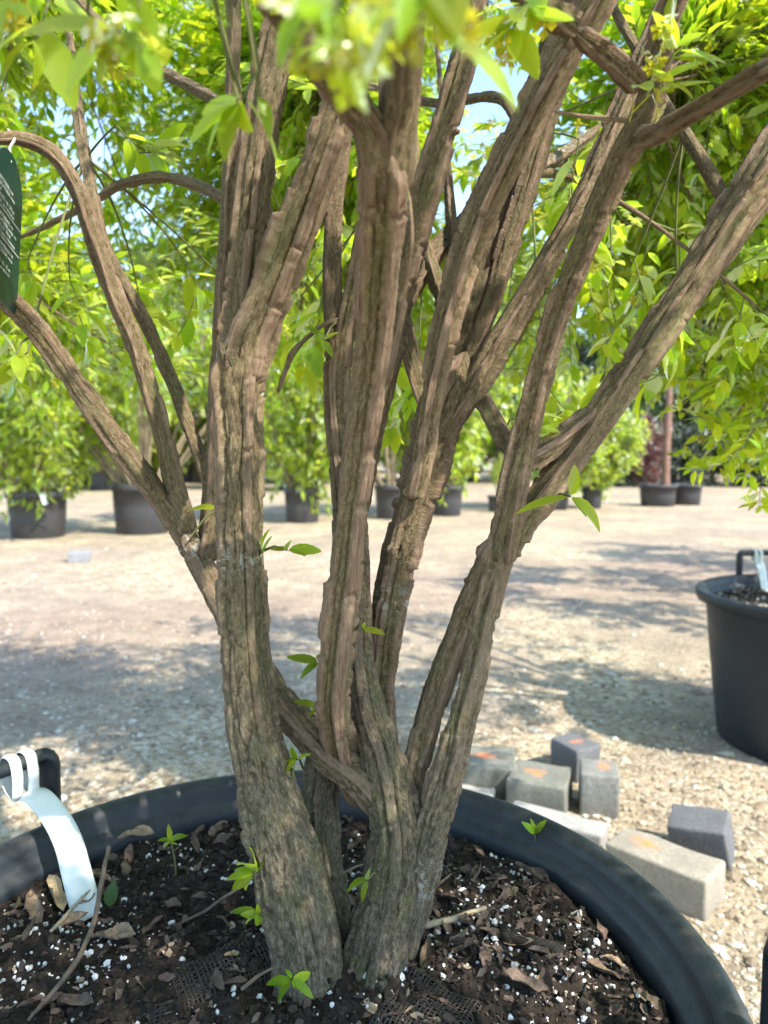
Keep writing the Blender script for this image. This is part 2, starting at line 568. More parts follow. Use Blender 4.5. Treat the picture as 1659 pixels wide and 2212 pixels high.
# ------------------------------------------------------------------ plastic pots
def plastic_material(name, col, dust):
    m, nt, b = nmat(name)
    v = texco(nt)
    n = noise(nt, v, 9, 5, 0.65)
    f = noise(nt, v, 130, 3, 0.7)
    c = mixc(nt, ramp(nt, n, [(0.42, (0, 0, 0)), (0.75, (0.5, 0.5, 0.5))]), col, dust)
    sp = ramp(nt, f, [(0.66, (0, 0, 0)), (0.72, (0.55, 0.55, 0.55))])
    c = mixc(nt, mathn(nt, 'MULTIPLY', sp, ramp(nt, noise(nt, v, 22, 3, 0.6), [(0.42, (0.15, 0.15, 0.15)), (0.6, (1, 1, 1))])), c, (0.14, 0.12, 0.095))
    scf = ramp(nt, noise(nt, v, 60, 4, 0.7, (1, 1, 6)), [(0.62, (0, 0, 0)), (0.70, (0.4, 0.4, 0.4))])
    c = mixc(nt, scf, c, (0.045, 0.05, 0.052))
    gn = N(nt, 'ShaderNodeNewGeometry'); sz = N(nt, 'ShaderNodeSeparateXYZ'); nt.links.new(gn.outputs['Normal'], sz.inputs[0])
    du = mathn(nt, 'MULTIPLY', ramp(nt, sz.outputs[2], [(0.25, (0, 0, 0)), (0.9, (0.55, 0.55, 0.55))]), ramp(nt, noise(nt, v, 34, 5, 0.7), [(0.40, (0, 0, 0)), (0.62, (1, 1, 1))]))
    c = mixc(nt, du, c, (0.055, 0.052, 0.046))
    nt.links.new(c, b.inputs['Base Color'])
    nt.links.new(ramp(nt, n, [(0.3, (0.42, 0.42, 0.42)), (0.7, (0.62, 0.62, 0.62))]), b.inputs['Roughness'])
    b.inputs['Specular IOR Level'].default_value = 0.45
    bump(nt, b, mathn(nt, 'ADD', n, mathn(nt, 'MULTIPLY', f, 0.15)), 0.0014, 0.5)
    return m
M['pot'] = plastic_material('black_pot_plastic', (0.006, 0.0105, 0.015), (0.015, 0.019, 0.022))
M['pot_far'] = plastic_material('dusty_pot_plastic', (0.035, 0.035, 0.038), (0.06, 0.058, 0.055))

RIM_Z = 0.48
PC = Vector((-0.094, 0.583, 0.0))
PR = 0.378
POT_PROFILE = [(0.02, 0.012), (0.27, 0.012), (0.285, 0.0), (0.296, 0.004), (0.30, 0.02), (0.318, 0.17), (0.334, 0.32), (0.344, 0.432),
               (0.348, 0.438), (0.362, 0.440), (0.370, 0.444), (0.374, 0.450), (0.378, 0.464), (0.3775, 0.472), (0.373, 0.4785), (0.366, 0.481),
               (0.358, 0.4795), (0.353, 0.475), (0.350, 0.468), (0.348, 0.460), (0.344, 0.454), (0.338, 0.450), (0.3345, 0.444), (0.333, 0.430),
               (0.327, 0.38), (0.318, 0.28), (0.31, 0.19), (0.02, 0.185)]
pot_v, pot_f = lathe(POT_PROFILE, 160, 0.004)
pot_me = mesh_from('pot_body', pot_v, pot_f)

def bar_mesh(name, pts, half):
    """rounded rectangular bar along a polyline"""
    pts = np.asarray(pts, float)
    C, _ = catmull(pts, 0.006)
    T, Nn, B = frames(C)
    up = np.array([0, 0, 1.0])
    a = np.arange(12) * 2 * np.pi / 12
    ca, sa = np.cos(a), np.sin(a)
    sx = np.sign(ca) * np.abs(ca) ** 0.5 * half[0]
    sy = np.sign(sa) * np.abs(sa) ** 0.5 * half[1]
    V = C[:, None] + Nn[:, None] * sx[None, :, None] + B[:, None] * sy[None, :, None]
    V = V.reshape(-1, 3)
    n = len(C)
    F = tube_faces(n, 12)
    caps = [np.array([list(range(11, -1, -1))]), np.array([list(range((n - 1) * 12, n * 12))])]
    return mesh_from(name, V, [F] + caps, True)

def handle_points(ang0, ang1, h=0.073, r=0.386, z0=0.43):
    """local coordinates around the pot axis: foot, two upper corners, foot"""
    def p(a, z, rr=r): return (rr * math.cos(a), rr * math.sin(a), z)
    zt = RIM_Z + h
    c = 0.14
    pts = [p(ang0, z0), p(ang0, zt - 0.03), p(ang0, zt - 0.010), p(ang0 + (ang1 - ang0) * c * 0.35, zt), p(ang0 + (ang1 - ang0) * c, zt)]
    pts += [p(ang0 + (ang1 - ang0) * k, zt) for k in (0.35, 0.5, 0.65)]
    pts += [p(ang1 - (ang1 - ang0) * c, zt), p(ang1 - (ang1 - ang0) * c * 0.35, zt), p(ang1, zt - 0.010), p(ang1, zt - 0.03), p(ang1, z0)]
    return pts

def big_pot(label, loc, handles, group=None):
    t = thing('plant_pot', label, 'pot', loc, 0, group)
    link('pot_body', pot_me, M['pot'], t)
    for a0, a1 in handles:
        link('handle', bar_mesh('handle', handle_points(a0, a1), (0.0105, 0.0085)), M['pot'], t)
    return t

post = at_z(112, 1788, RIM_Z) - PC
A0 = math.atan2(post.y, post.x) - R(2.3)
A1 = A0 + R(24)
pot_main = big_pot('large round black plastic pot holding the winged multi-stem shrub', PC, [(A0, A1), (R(-36), R(-13))])
PN = Vector((1.365, 2.22, 0))
pot_near = big_pot('large black plastic pot standing alone beyond the loose paving stones', PN, [(R(84), R(104))])

# white plastic label straps looped over the handles
def strap_material():
    m, nt, b = nmat('white_strap_plastic')
    v = texco(nt)
    sp = ramp(nt, noise(nt, v, 160, 3, 0.75), [(0.68, (0, 0, 0)), (0.72, (0.8, 0.8, 0.8))])
    n = noise(nt, v, 30, 4, 0.6)
    c = mixc(nt, ramp(nt, n, [(0.4, (0, 0, 0)), (0.75, (0.5, 0.5, 0.5))]), (0.62, 0.66, 0.64), (0.48, 0.50, 0.43))
    c = mixc(nt, sp, c, (0.20, 0.16, 0.11))
    nt.links.new(c, b.inputs['Base Color'])
    b.inputs['Roughness'].default_value = 0.42
    return m
M['strap'] = strap_material()

def ribbon(name, pts, widths, side, thick=0.0007, mat=None, parent=None):
    P = np.c_[np.asarray(pts, float), np.asarray(widths, float), np.asarray(side, float)]
    C, _ = catmull(P, 0.004)
    c, w, sd = C[:, :3], C[:, 3], C[:, 4:7]
    T = np.gradient(c, axis=0)
    T /= np.linalg.norm(T, axis=1)[:, None]
    sd = sd - T * (sd * T).sum(1)[:, None]
    sd /= np.linalg.norm(sd, axis=1)[:, None]
    nn = np.cross(T, sd)
    k = np.linspace(-0.5, 0.5, 7)
    V1 = c[:, None] + sd[:, None] * (w[:, None] * k[None])[..., None] + nn[:, None] * (0.0018 * (1 - (2 * k) ** 2))[None, :, None]
    V2 = V1[:, ::-1] - nn[:, None] * thick
    V = np.concatenate([V1, V2], 1)
    n = len(c)
    F = tube_faces(n, 14)
    caps = [np.array([list(range(13, -1, -1))]), np.array([list(range((n - 1) * 14, n * 14))])]
    return link(name, mesh_from(name, V.reshape(-1, 3), [F] + caps), mat, parent)

def strap(label, pot_loc, a0, a1, frac, soil_pt, sag, rz=0.0, tail=None):
    r, zt = 0.386, RIM_Z + 0.073
    am = a0 + (a1 - a0) * frac + rz
    er = np.array([math.cos(am), math.sin(am), 0])
    tn = np.array([-math.sin(am), math.cos(am), 0])
    b0 = np.array(pot_loc) + er * r + np.array([0, 0, zt])
    t = thing('label_strap', label, 'label', tuple(b0))
    S = np.asarray(soil_pt, float)
    def L(p): return np.asarray(p, float) - b0
    up = np.array([0, 0, 1.0])
    for off in (-0.0092, 0.0092):
        o = tn * off
        pts = [er * -0.012 - up * 0.034 + o, er * -0.0145 - up * 0.012 + o, er * -0.010 + up * 0.008 + o, up * 0.0125 + o, er * 0.010 + up * 0.008 + o,
               er * 0.0135 - up * 0.010 + o, er * 0.004 - up * 0.026 + o, er * -0.014 - up * 0.034 + o]
        ribbon('loop_band', pts, [0.0125] * 8, [tn] * 8, mat=M['strap'], parent=t)
    top = er * -0.0135 - up * 0.030
    end = L(S)
    mids = []
    for k in (0.0, 0.18, 0.40, 0.62, 0.82, 1.0):
        p = top * (1 - k) + end * k
        p = p + up * (sag * math.sin(math.pi * min(1, k * 1.02))) * (1 - 0.35 * k)
        mids.append(p)
    ks = (0, .18, .4, .62, .82, 1)
    if tail is not None:
        ks = np.linspace(0, 1, len(tail) + 1)
        mids = [top] + [L(at(px, py, yy)) for (px, py, yy) in tail]
    side_end = np.array([0.93, 0.30, 0.12])
    sides = [tn * (1 - k) * (1 if tn.dot(side_end) > 0 else -1) + side_end * k for k in ks]
    ribbon('strap_tail', mids, [0.029] * len(mids), sides, mat=M['strap'], parent=t)
    return t

# ------------------------------------------------------------------ potting soil
def soil_z(x, y, cx=PC.x, cy=PC.y):
    x = np.asarray(x, float); y = np.asarray(y, float)
    d = np.hypot(x - (-0.05), y - 0.62)
    P = np.stack([x, y, np.zeros_like(x)], 1)
    z = 0.434 + 0.018 * np.exp(-(d / 0.13) ** 2)
    z = z + 0.0075 * fbm(P * 24, 21, 2) + 0.0042 * fbm(P * 75, 22, 3) + 0.0022 * vnoise(P * 210, 23)
    return z

def soil_material():
    m, nt, b = nmat('potting_soil')
    v = texco(nt)
    n = noise(nt, v, 140, 6, 0.7)
    n2 = noise(nt, v, 24, 4, 0.6)
    c = ramp(nt, n, [(0.3, (0.010, 0.0077, 0.006)), (0.55, (0.033, 0.025, 0.019)), (0.75, (0.092, 0.070, 0.053))])
    c = mixc(nt, ramp(nt, n2, [(0.45, (0, 0, 0)), (0.7, (0.5, 0.5, 0.5))]), c, (0.030, 0.022, 0.017))
    nt.links.new(c, b.inputs['Base Color'])
    b.inputs['Roughness'].default_value = 0.95
    b.inputs['Specular IOR Level'].default_value = 0.2
    bump(nt, b, n, 0.004, 1.0)
    return m
M['soil'] = soil_material()

def soil_disc(cx, cy, rad, step, zfun):
    k = np.arange(-rad, rad + step, step)
    X, Y = np.meshgrid(k, k, indexing='ij')
    n = len(k)
    r = np.hypot(X, Y)
    f = np.where(r > rad, rad / np.maximum(r, 1e-9), 1.0)
    X, Y = X * f + cx, Y * f + cy
    V = np.stack([X.ravel(), Y.ravel(), zfun(X.ravel(), Y.ravel())], 1)
    i = (np.arange(n - 1)[:, None] * n + np.arange(n - 1)[None]).ravel()
    F = np.stack([i, i + n, i + n + 1, i + 1], 1)
    ok = (r.ravel()[F] <= rad * 1.02).any(1)
    return V, F[ok]
sv, sf = soil_disc(PC.x, PC.y, 0.331, 0.0032, soil_z)
soil = link('potting_soil', mesh_from('potting_soil', sv, sf), M['soil'])
tag(soil, 'dark crumbly potting soil around the winged stems', 'soil', kind='stuff')
def near_soil_z(x, y):
    P = np.stack([x, y, np.zeros_like(x)], 1)
    return 0.432 + 0.008 * fbm(P * 26, 41, 3) + 0.004 * vnoise(P * 110, 42)
sv, sf = soil_disc(PN.x, PN.y, 0.331, 0.007, near_soil_z)
soil2 = link('potting_soil', mesh_from('potting_soil', sv, sf), M['soil'])
tag(soil2, 'bark-specked potting soil in the pot beyond the paving stones', 'soil', kind='stuff')

def in_pot(n, r=0.32, ymin=-9):
    a = RNG.uniform(0, 6.283, n); q = r * np.sqrt(RNG.random(n))
    x, y = PC.x + q * np.cos(a), PC.y + q * np.sin(a)
    k = y > ymin
    return x[k], y[k]

def crumbs():
    x, y = in_pot(8500, 0.326, 0.5)
    n = len(x)
    s = np.clip(RNG.lognormal(-6.25, 0.5, n), 0.0008, 0.006)
    pos = np.stack([x, y, soil_z(x, y) + s * 0.3], 1)
    V, F, t = scatter(*ico(), pos, rand_rot(n), s[:, None] * RNG.uniform(0.6, 1.3, (n, 3)), RNG.random(n), 0.3)
    o = link('soil_crumbs', mesh_from('soil_crumbs', V, F, False, {'tint': t}), M['soil'])
    tag(o, 'small dark soil crumbs and bark bits on the potting mix', 'soil', kind='stuff')
    # perlite grains
    x, y = in_pot(9500, 0.325, 0.52)
    d = vnoise(np.stack([x * 19, y * 19, np.zeros(len(x))], 1), 77)
    d2 = np.where((x > 0.0) & (y < 0.95), 0.22, -0.02)
    keep = RNG.random(len(x)) < np.clip(0.20 + 0.75 * d + d2, 0.05, 1)
    x, y = x[keep], y[keep]
    n = len(x)
    s = np.clip(RNG.lognormal(-6.55, 0.5, n), 0.0006, 0.0036)
    pos = np.stack([x, y, soil_z(x, y) + s * RNG.uniform(-0.2, 0.6, n)], 1)
    V, F, t = scatter(*ico(), pos, rand_rot(n), s[:, None] * RNG.uniform(0.65, 1.25, (n, 3)), RNG.random(n), 0.2)
    o = link('perlite', mesh_from('perlite', V, F, False, {'tint': t}), simple('perlite', (0.76, 0.76, 0.75), 0.85, (0.42, 0.40, 0.36), 300, 0.0005))
    tag(o, 'white perlite grains strewn through the dark potting soil', 'perlite', kind='stuff')
    # chips in the next pot
    a = RNG.uniform(0, 6.283, 2600); q = 0.325 * np.sqrt(RNG.random(2600))
    x, y = PN.x + q * np.cos(a), PN.y + q * np.sin(a)
    s = np.clip(RNG.lognormal(-5.5, 0.4, len(x)), 0.002, 0.009)
    pos = np.stack([x, y, near_soil_z(x, y) + s * 0.4], 1)
    V, F, t = scatter(*ico(), pos, rand_rot(len(x)), s[:, None] * RNG.uniform(0.5, 1.3, (len(x), 3)), RNG.random(len(x)), 0.25)
    m, nt, b = nmat('bark_chip_mix')
    nt.links.new(ramp(nt, attr(nt, 'tint'), [(0, (0.04, 0.03, 0.022)), (0.6, (0.10, 0.075, 0.055)), (0.8, (0.2, 0.17, 0.13)), (1, (0.5, 0.48, 0.45))]), b.inputs['Base Color'])
    b.inputs['Roughness'].default_value = 0.9
    o = link('bark_chips', mesh_from('bark_chips', V, F, False, {'tint': t}), m)
    tag(o, 'brown bark chips mixed with pale grains in the separate pot', 'chips', kind='stuff')
crumbs()

S_END = at_z(190, 1985, 0.430)
strap('white plastic label strap running from pot handle down into the soil', PC, A0, A1, 0.22, S_END, 0.028,
      tail=[(px, py, .80 + (S_END.y - .80) * k) for px, py, k in ((84, 1722, .1), (122, 1768, .25), (148, 1820, .42), (163, 1875, .62), (177, 1930, .83), (193, 1985, 1.0))])
strap('short white label strap looped on the handle of the separate pot', PN, R(84), R(104), 0.5, (PN.x - 0.055, PN.y + 0.26, 0.435), 0.02)

# ------------------------------------------------------------------ the winged multi-stem shrub: stems
shrub = thing('winged_shrub', 'multi-stemmed winged spindle shrub with corky ridged bark in the large pot', 'shrub', (-0.05, 0.60, 0.40))
SH0 = np.array(shrub.location)
STEM_ENDS = []        # where side branches may start: (point, direction, radius)

def stem(name, nodes, wing=0.0045, old=(0, 0), ds=0.0024, tint=1.0, seed=None, ext=None, parent=None, origin=SH0, lichen=None, sources=True, knob=(), core=0.80):
    """nodes: (x, y, width, distance) read on the measuring grid; ext: extra (dx, dy, dz, radius) steps past the frame"""
    rs = np.random.default_rng(seed if seed is not None else abs(hash(name)) % 1000)
    K = []
    for (px, py, w, Y) in nodes:
        p = at(px, py, Y)
        K.append([p.x, p.y, p.z, 0.5 * w * depth_of(p) / FPX])
    if ext:
        for (dx, dy, dz, r) in ext:
            l = K[-1]
            K.append([l[0] + dx, l[1] + dy, l[2] + dz, r])
    if sources:                                   # run out into a thin tip
        a, b = np.array(K[-2]), np.array(K[-1])
        d = (b - a)[:3] / np.linalg.norm((b - a)[:3])
        K.append(list(b[:3] + d * 0.16 + [0, 0.02, 0.02]) + [max(0.004, b[3] * 0.55)])
        K.append(list(np.array(K[-1][:3]) + d * 0.16 + [0, 0.03, 0.03]) + [0.0022])
    C4, S = catmull(K, ds)
    return stem_mesh(name, C4[:, :3], C4[:, 3], S, rs, wing, old, tint, parent or shrub, origin, lichen, sources, knob, core)

def stem_mesh(name, C, Rr, S, rs, wing, old, tint, parent, origin, lichen=None, sources=True, knob=(), core=0.80, nmax=92):
    n = len(C)
    T, Nn, B = frames(C)
    rmean = float(np.mean(Rr))
    na = int(np.clip(2 * math.pi * rmean / 0.00155, 12, nmax))
    ang = np.arange(na) * 2 * np.pi / na
    oldv = np.interp(S / S[-1], [0, 1], old)
    wscale = 1.65 * np.clip(Rr / 0.020, 0.25, 1.0) * (1 - 0.75 * oldv)
    r0 = np.maximum(Rr - 0.62 * wing * wscale - 0.0006, 0.58 * Rr)
    A, Sm = np.meshgrid(ang, S, indexing='xy')
    R0 = np.repeat(r0[:, None], na, 1)
    seed = int(rs.integers(1, 9999))
    bx, by = np.cos(A) * R0, np.sin(A) * R0
    Q = np.stack([bx.ravel(), by.ravel(), Sm.ravel() + seed * 0.37], 1)
    st = np.array([1, 1, 0.22])
    disp = 0.0009 * fbm(Q * 190 * st, seed, 3) + 0.0005 * fbm(Q * 60 * np.array([1, 1, 0.6]), seed + 5, 2)
    cf = rs.uniform(0.55, 1.25)
    crack = vnoise(Q * rs.uniform(75, 120) * np.array([1, 1, rs.uniform(0.12, 0.26)]) + 0.5 * vnoise(Q * 60, seed + 8)[:, None], seed + 9)
    crack2 = vnoise(Q * 210 * np.array([1, 1, 0.14]), seed + 19)
    disp = disp - 0.0023 * cf * np.clip(1 - np.abs(crack) / 0.12, 0, 1) - 0.0009 * np.clip(1 - np.abs(crack2) / 0.2, 0, 1)
    disp = disp.reshape(n, na) * np.clip(Rr / 0.018, 0.25, 1.3)[:, None] * (1 + 1.1 * oldv[:, None])
    flu = 0.030 * vnoise(Q * np.array([38, 38, 7]), seed + 3).reshape(n, na)
    # corky wings: four ridges, broken into blocks along the stem
    W = np.zeros((n, na)); G = np.zeros((n, na)); mask = np.zeros((n, na))
    th0 = rs.uniform(0, 6.28)
    twist = rs.uniform(-0.9, 0.9)
    for k in range(4):
        s, h = -rs.uniform(0, 0.05), np.full(n, 0.38)
        shift = np.zeros(n)
        while s < S[-1]:
            L = rs.choice([rs.uniform(0.012, 0.05), rs.uniform(0.06, 0.22)], p=[0.25, 0.75])
            gap = rs.choice([rs.uniform(0.0015, 0.004), rs.uniform(0.004, 0.018)], p=[0.72, 0.28])
            hk = rs.uniform(0.72, 1.08) if rs.random() > 0.08 else 0.2
            sel = (S >= s) & (S < s + L)
            h[sel] = hk
            shift[sel] = rs.uniform(-0.0016, 0.0016)
            s += L + gap
        edge = vnoise(np.stack([S * 48, np.full(n, k * 9.1), np.full(n, seed * 1.0)], 1), seed + k)
        edge2 = vnoise(np.stack([S * 640, np.full(n, k * 5.1), np.full(n, seed * 1.0)], 1), seed + k + 50)
        chip = vnoise(np.stack([S * 42, np.full(n, k * 7.7), np.full(n, seed * 1.0)], 1), seed + k + 90)
        h = h * (1 + 0.22 * edge + 0.10 * edge2) * np.where(chip > 0.66, 0.5, 1.0)
        wander = 0.0011 * vnoise(np.stack([S * 22, np.full(n, k * 3.3), np.zeros(n)], 1), seed + 70 + k) + shift
        c = th0 + k * math.pi / 2 + twist * S + wander / np.maximum(r0, 0.003)
        d = (A - c[:, None] + np.pi) % (2 * np.pi) - np.pi
        ww = (0.0070 if rmean > 0.012 else max(0.0022, rmean * 0.42)) * rs.uniform(0.65, 1.45)
        t = np.abs(d) * R0 / (ww / 2)
        prof = np.clip((1.14 - t) / 0.26, 0, 1)
        prof = prof * prof * (3 - 2 * prof)
        # a lengthwise split along the crest
        prof2 = prof * (1 - 0.28 * np.exp(-((d * R0 - 0.0004) / 0.0007) ** 2))
        groove = np.clip(1 - np.abs(t - 1.42) / 0.26, 0, 1) * np.clip(h * 2, 0, 1)[:, None]
        G = np.maximum(G, groove)
        W = np.maximum(W, prof2 * h[:, None])
        mask = np.maximum(mask, prof * np.clip(h[:, None] * 1.6, 0, 1))
    W = W * (wing * wscale)[:, None]
    mask = mask * np.clip(1 - 0.8 * oldv, 0, 1)[:, None]
    W = W - 0.0034 * G * np.clip(Rr / 0.018, 0.2, 1.2)[:, None] * (1 - mask)
    rad = R0 * (1 + flu) + disp * (1 - 0.45 * mask) + W
    for (sk, amp, wid) in knob:
        g = amp * np.exp(-((S - sk * S[-1]) / wid) ** 2)
        rad = rad + g[:, None] * (1 + 0.6 * vnoise(Q * 150, seed + 13).reshape(n, na))
    rad = rad * (1 + 0.20 * np.exp(-(S / 0.045) ** 2) * (Rr > 0.006))[:, None]
    # round off both ends
    e = np.minimum(np.clip(S / np.maximum(Rr * 0.5, 0.002), 0.02, 1) ** 0.5, np.clip((S[-1] - S) / np.maximum(Rr[-1] * 2.2, 0.002), 0.01, 1) ** 0.55)
    rad = rad * e[:, None]
    V = C[:, None] + rad[..., None] * (np.cos(A)[..., None] * Nn[:, None] + np.sin(A)[..., None] * B[:, None])
    V = V.reshape(-1, 3) - origin
    lic = np.zeros(n)
    for (c0, wd) in (lichen or []):
        lic = np.maximum(lic, np.exp(-((S / S[-1] - c0) / wd) ** 2))
    caps = [np.array([list(range(na - 1, -1, -1))]), np.array([list(range((n - 1) * na, n * na))])]
    me = mesh_from(name, V, [tube_faces(n, na)] + caps, True,
                   {'bark': Q, 'wing': mask.ravel(), 'old': np.repeat(oldv, na), 'tint': np.full(n * na, tint * 1.06), 'lichen': np.repeat(lic, na)})
    o = link(name, me, M['bark'], parent)
    if sources:
        for i in range(0, n, max(1, int(0.04 / (S[1] - S[0])))):
            if C[i][2] > 1.22:
                STEM_ENDS.append((C[i].copy(), T[i].copy(), Rr[i]))
        STEM_ENDS.append((C[-1].copy(), T[-1].copy(), Rr[-1]))
    return o

# trunk on the front side, splitting in two at the knot
stem('trunk', [(684, 2330, 215, .590), (678, 2230, 180, .600), (667, 2080, 162, .612), (645, 1960, 164, .618), (612, 1830, 160, .622), (580, 1720, 142, .626), (556, 1620, 122, .628), (540, 1520, 116, .630),
      (530, 1420, 112, .630), (522, 1250, 110, .630), (520, 1100, 104, .628), (518, 950, 102, .626), (514, 850, 104, .624), (520, 790, 102, .622), (548, 715, 80, .622)],
     0.0042, (1.0, 0.0), seed=3, lichen=[(0.70, 0.016)], knob=[(0.94, 0.0022, 0.03)], sources=False)
stem('stem', [(528, 830, 80, .622), (548, 735, 92, .620), (600, 600, 96, .612), (655, 450, 99, .600), (708, 300, 94, .585), (765, 140, 86, .575), (812, 0, 82, .57)],
     0.0050, seed=4, tint=1.08, ext=[(0.06, 0.0, 0.16, .014), (0.10, -0.04, 0.22, .010)])
stem('stem', [(508, 830, 80, .638), (520, 700, 80, .645), (535, 560, 86, .650), (552, 400, 88, .650), (573, 250, 92, .65), (600, 100, 88, .65), (632, -40, 82, .65)],
     0.0046, seed=5, ext=[(0.01, 0.03, 0.2, .014), (0.02, 0.05, 0.25, .010)], tint=0.95)
stem('stub', [(518, 820, 40, .618), (498, 780, 40, .612), (483, 752, 36, .608), (474, 738, 22, .606)], 0.0040, (0.4, 0.3), seed=46, sources=False, tint=.8)
# second trunk with its own forks
stem('trunk', [(774, 2330, 205, .602), (780, 2230, 184, .610), (806, 2080, 152, .622), (845, 1930, 142, .630), (858, 1810, 124, .632), (842, 1700, 108, .640), (818, 1610, 92, .648), (790, 1520, 80, .655),
      (774, 1420, 70, .662), (770, 1280, 62, .67), (768, 1120, 58, .675), (764, 960, 56, .68)], 0.0042, (1.0, 0.05), seed=6, lichen=None, sources=False)
# stem that bends towards the lens
stem('stem', [(778, 1730, 46, .690), (752, 1668, 60, .668), (732, 1600, 70, .640), (720, 1510, 74, .612), (727, 1400, 78, .588), (740, 1280, 80, .578), (753, 1150, 80, .566), (768, 1020, 82, .552), (786, 880, 86, .532),
      (803, 740, 92, .508), (815, 600, 100, .480), (822, 470, 108, .452), (827, 380, 108, .434), (836, 335, 80, .427), (844, 300, 50, .422)], 0.0040, seed=7, tint=1.05, knob=[(0.96, 0.002, 0.025)], sources=False)
stem('stem', [(826, 430, 70, .446), (824, 370, 100, .434), (808, 305, 92, .423), (782, 250, 82, .412), (722, 180, 76, .395), (655, 90, 76, .375), (600, 0, 74, .36), (560, -70, 70, .35)], 0.0030, seed=8, ext=[(-0.05, -0.05, 0.14, .009), (-0.1, -0.06, .2, .007)])
stem('stem', [(824, 440, 76, .448), (832, 380, 106, .436), (848, 305, 98, .424), (862, 240, 88, .414), (872, 140, 84, .398), (880, 30, 84, .38), (888, -70, 84, .365)], 0.0034, seed=9, ext=[(0.03, -0.06, 0.16, .010), (.05, -.08, .2, .007)])
# stem behind, rising past the bent one
stem('stem', [(716, 2080, 96, .650), (702, 1960, 98, .664), (692, 1840, 92, .674), (690, 1730, 84, .684), (705, 1620, 74, .694), (735, 1480, 64, .70), (746, 1300, 60, .70), (744, 1120, 58, .70), (733, 960, 56, .70),
      (727, 850, 56, .70), (731, 780, 58, .70), (738, 700, 46, .705)], 0.0040, (1.0, 0.0), seed=10, tint=0.88, sources=False, knob=[(0.99, 0.003, 0.02)])
stem('stem', [(728, 800, 46, .70), (718, 690, 50, .705), (716, 570, 54, .71), (722, 450, 52, .715), (736, 350, 48, .72), (752, 200, 46, .73), (770, 50, 44, .74)], 0.0042, seed=11, tint=0.85, ext=[(0.02, .05, .2, .010), (0.04, .08, .2, .007)])
stem('stem', [(736, 800, 44, .70), (752, 690, 46, .70), (775, 580, 48, .70), (800, 450, 46, .70), (830, 300, 44, .70), (860, 150, 42, .70), (880, 30, 40, .7)], 0.0036, seed=12, tint=0.9, ext=[(.05, .03, .2, .009)])
stem('stem', [(768, 1130, 36, .70), (795, 975, 48, .697), (832, 800, 60, .69), (862, 650, 68, .69), (902, 480, 76, .688), (944, 325, 76, .685), (984, 190, 72, .68), (1014, 70, 68, .68), (1036, -40, 64, .68)], 0.0050, seed=13, ext=[(.05, .03, .2, .012), (.08, .05, .22, .008)])
stem('branch', [(838, 720, 44, .73), (868, 655, 48, .75), (915, 580, 50, .77), (970, 512, 48, .80), (1040, 445, 42, .83), (1130, 380, 36, .87), (1220, 330, 30, .92)], 0.0030, seed=14, tint=1.0, lichen=[(0.35, 0.1), (0.5, .08)])
# limb that crosses low and feeds the stems over the pot handle
stem('branch', [(850, 1760, 60, .65), (805, 1712, 72, .642), (765, 1675, 74, .644), (705, 1628, 76, .652), (640, 1555, 72, .668), (580, 1475, 66, .69), (520, 1380, 62, .705), (470, 1290, 60, .715), (436, 1225, 58, .72), (408, 1168, 56, .722), (396, 1120, 52, .724)],
     0.0036, (0.35, 0.2), seed=15, tint=0.95, sources=False, lichen=[(0.92, 0.05)])
stem('branch', [(412, 1180, 46, .722), (372, 1115, 50, .72), (310, 1030, 52, .712), (240, 935, 52, .705), (165, 830, 50, .697), (90, 725, 50, .69), (15, 645, 48, .68), (-60, 585, 44, .67)], 0.0042, seed=16, tint=1.05, ext=[(-.15, -.02, .1, .011), (-.2, -.03, .13, .008)])
stem('branch', [(402, 1160, 54, .722), (378, 1060, 54, .722), (348, 930, 52, .72), (315, 820, 50, .718), (280, 715, 46, .715), (238, 610, 44, .712), (200, 500, 42, .708), (165, 405, 40, .70), (112, 330, 36, .695), (40, 300, 32, .69), (-40, 292, 28, .68)],
     0.0040, seed=17, ext=[(-.12, -.02, .03, .008)])
stem('branch', [(448, 1215, 50, .725), (456, 1150, 48, .728), (462, 1050, 46, .73), (468, 930, 46, .73), (476, 800, 46, .73), (484, 650, 46, .73), (492, 500, 42, .735), (500, 330, 40, .74), (505, 150, 36, .745)], 0.0036, seed=18, tint=0.9, ext=[(0, .03, .2, .009)])
stem('branch', [(430, 1210, 44, .722), (455, 1180, 46, .726), (470, 1140, 40, .73)], 0.0024, (0.5, 0.5), seed=19, sources=False, tint=.85)
stem('branch', [(462, 1080, 34, .73), (438, 1005, 38, .735), (402, 905, 40, .745), (362, 800, 40, .755), (318, 700, 40, .765), (276, 625, 38, .775), (238, 555, 36, .785), (212, 470, 30, .80)], 0.0040, seed=20, tint=.95, ext=[(-.04, .06, .12, .007)])
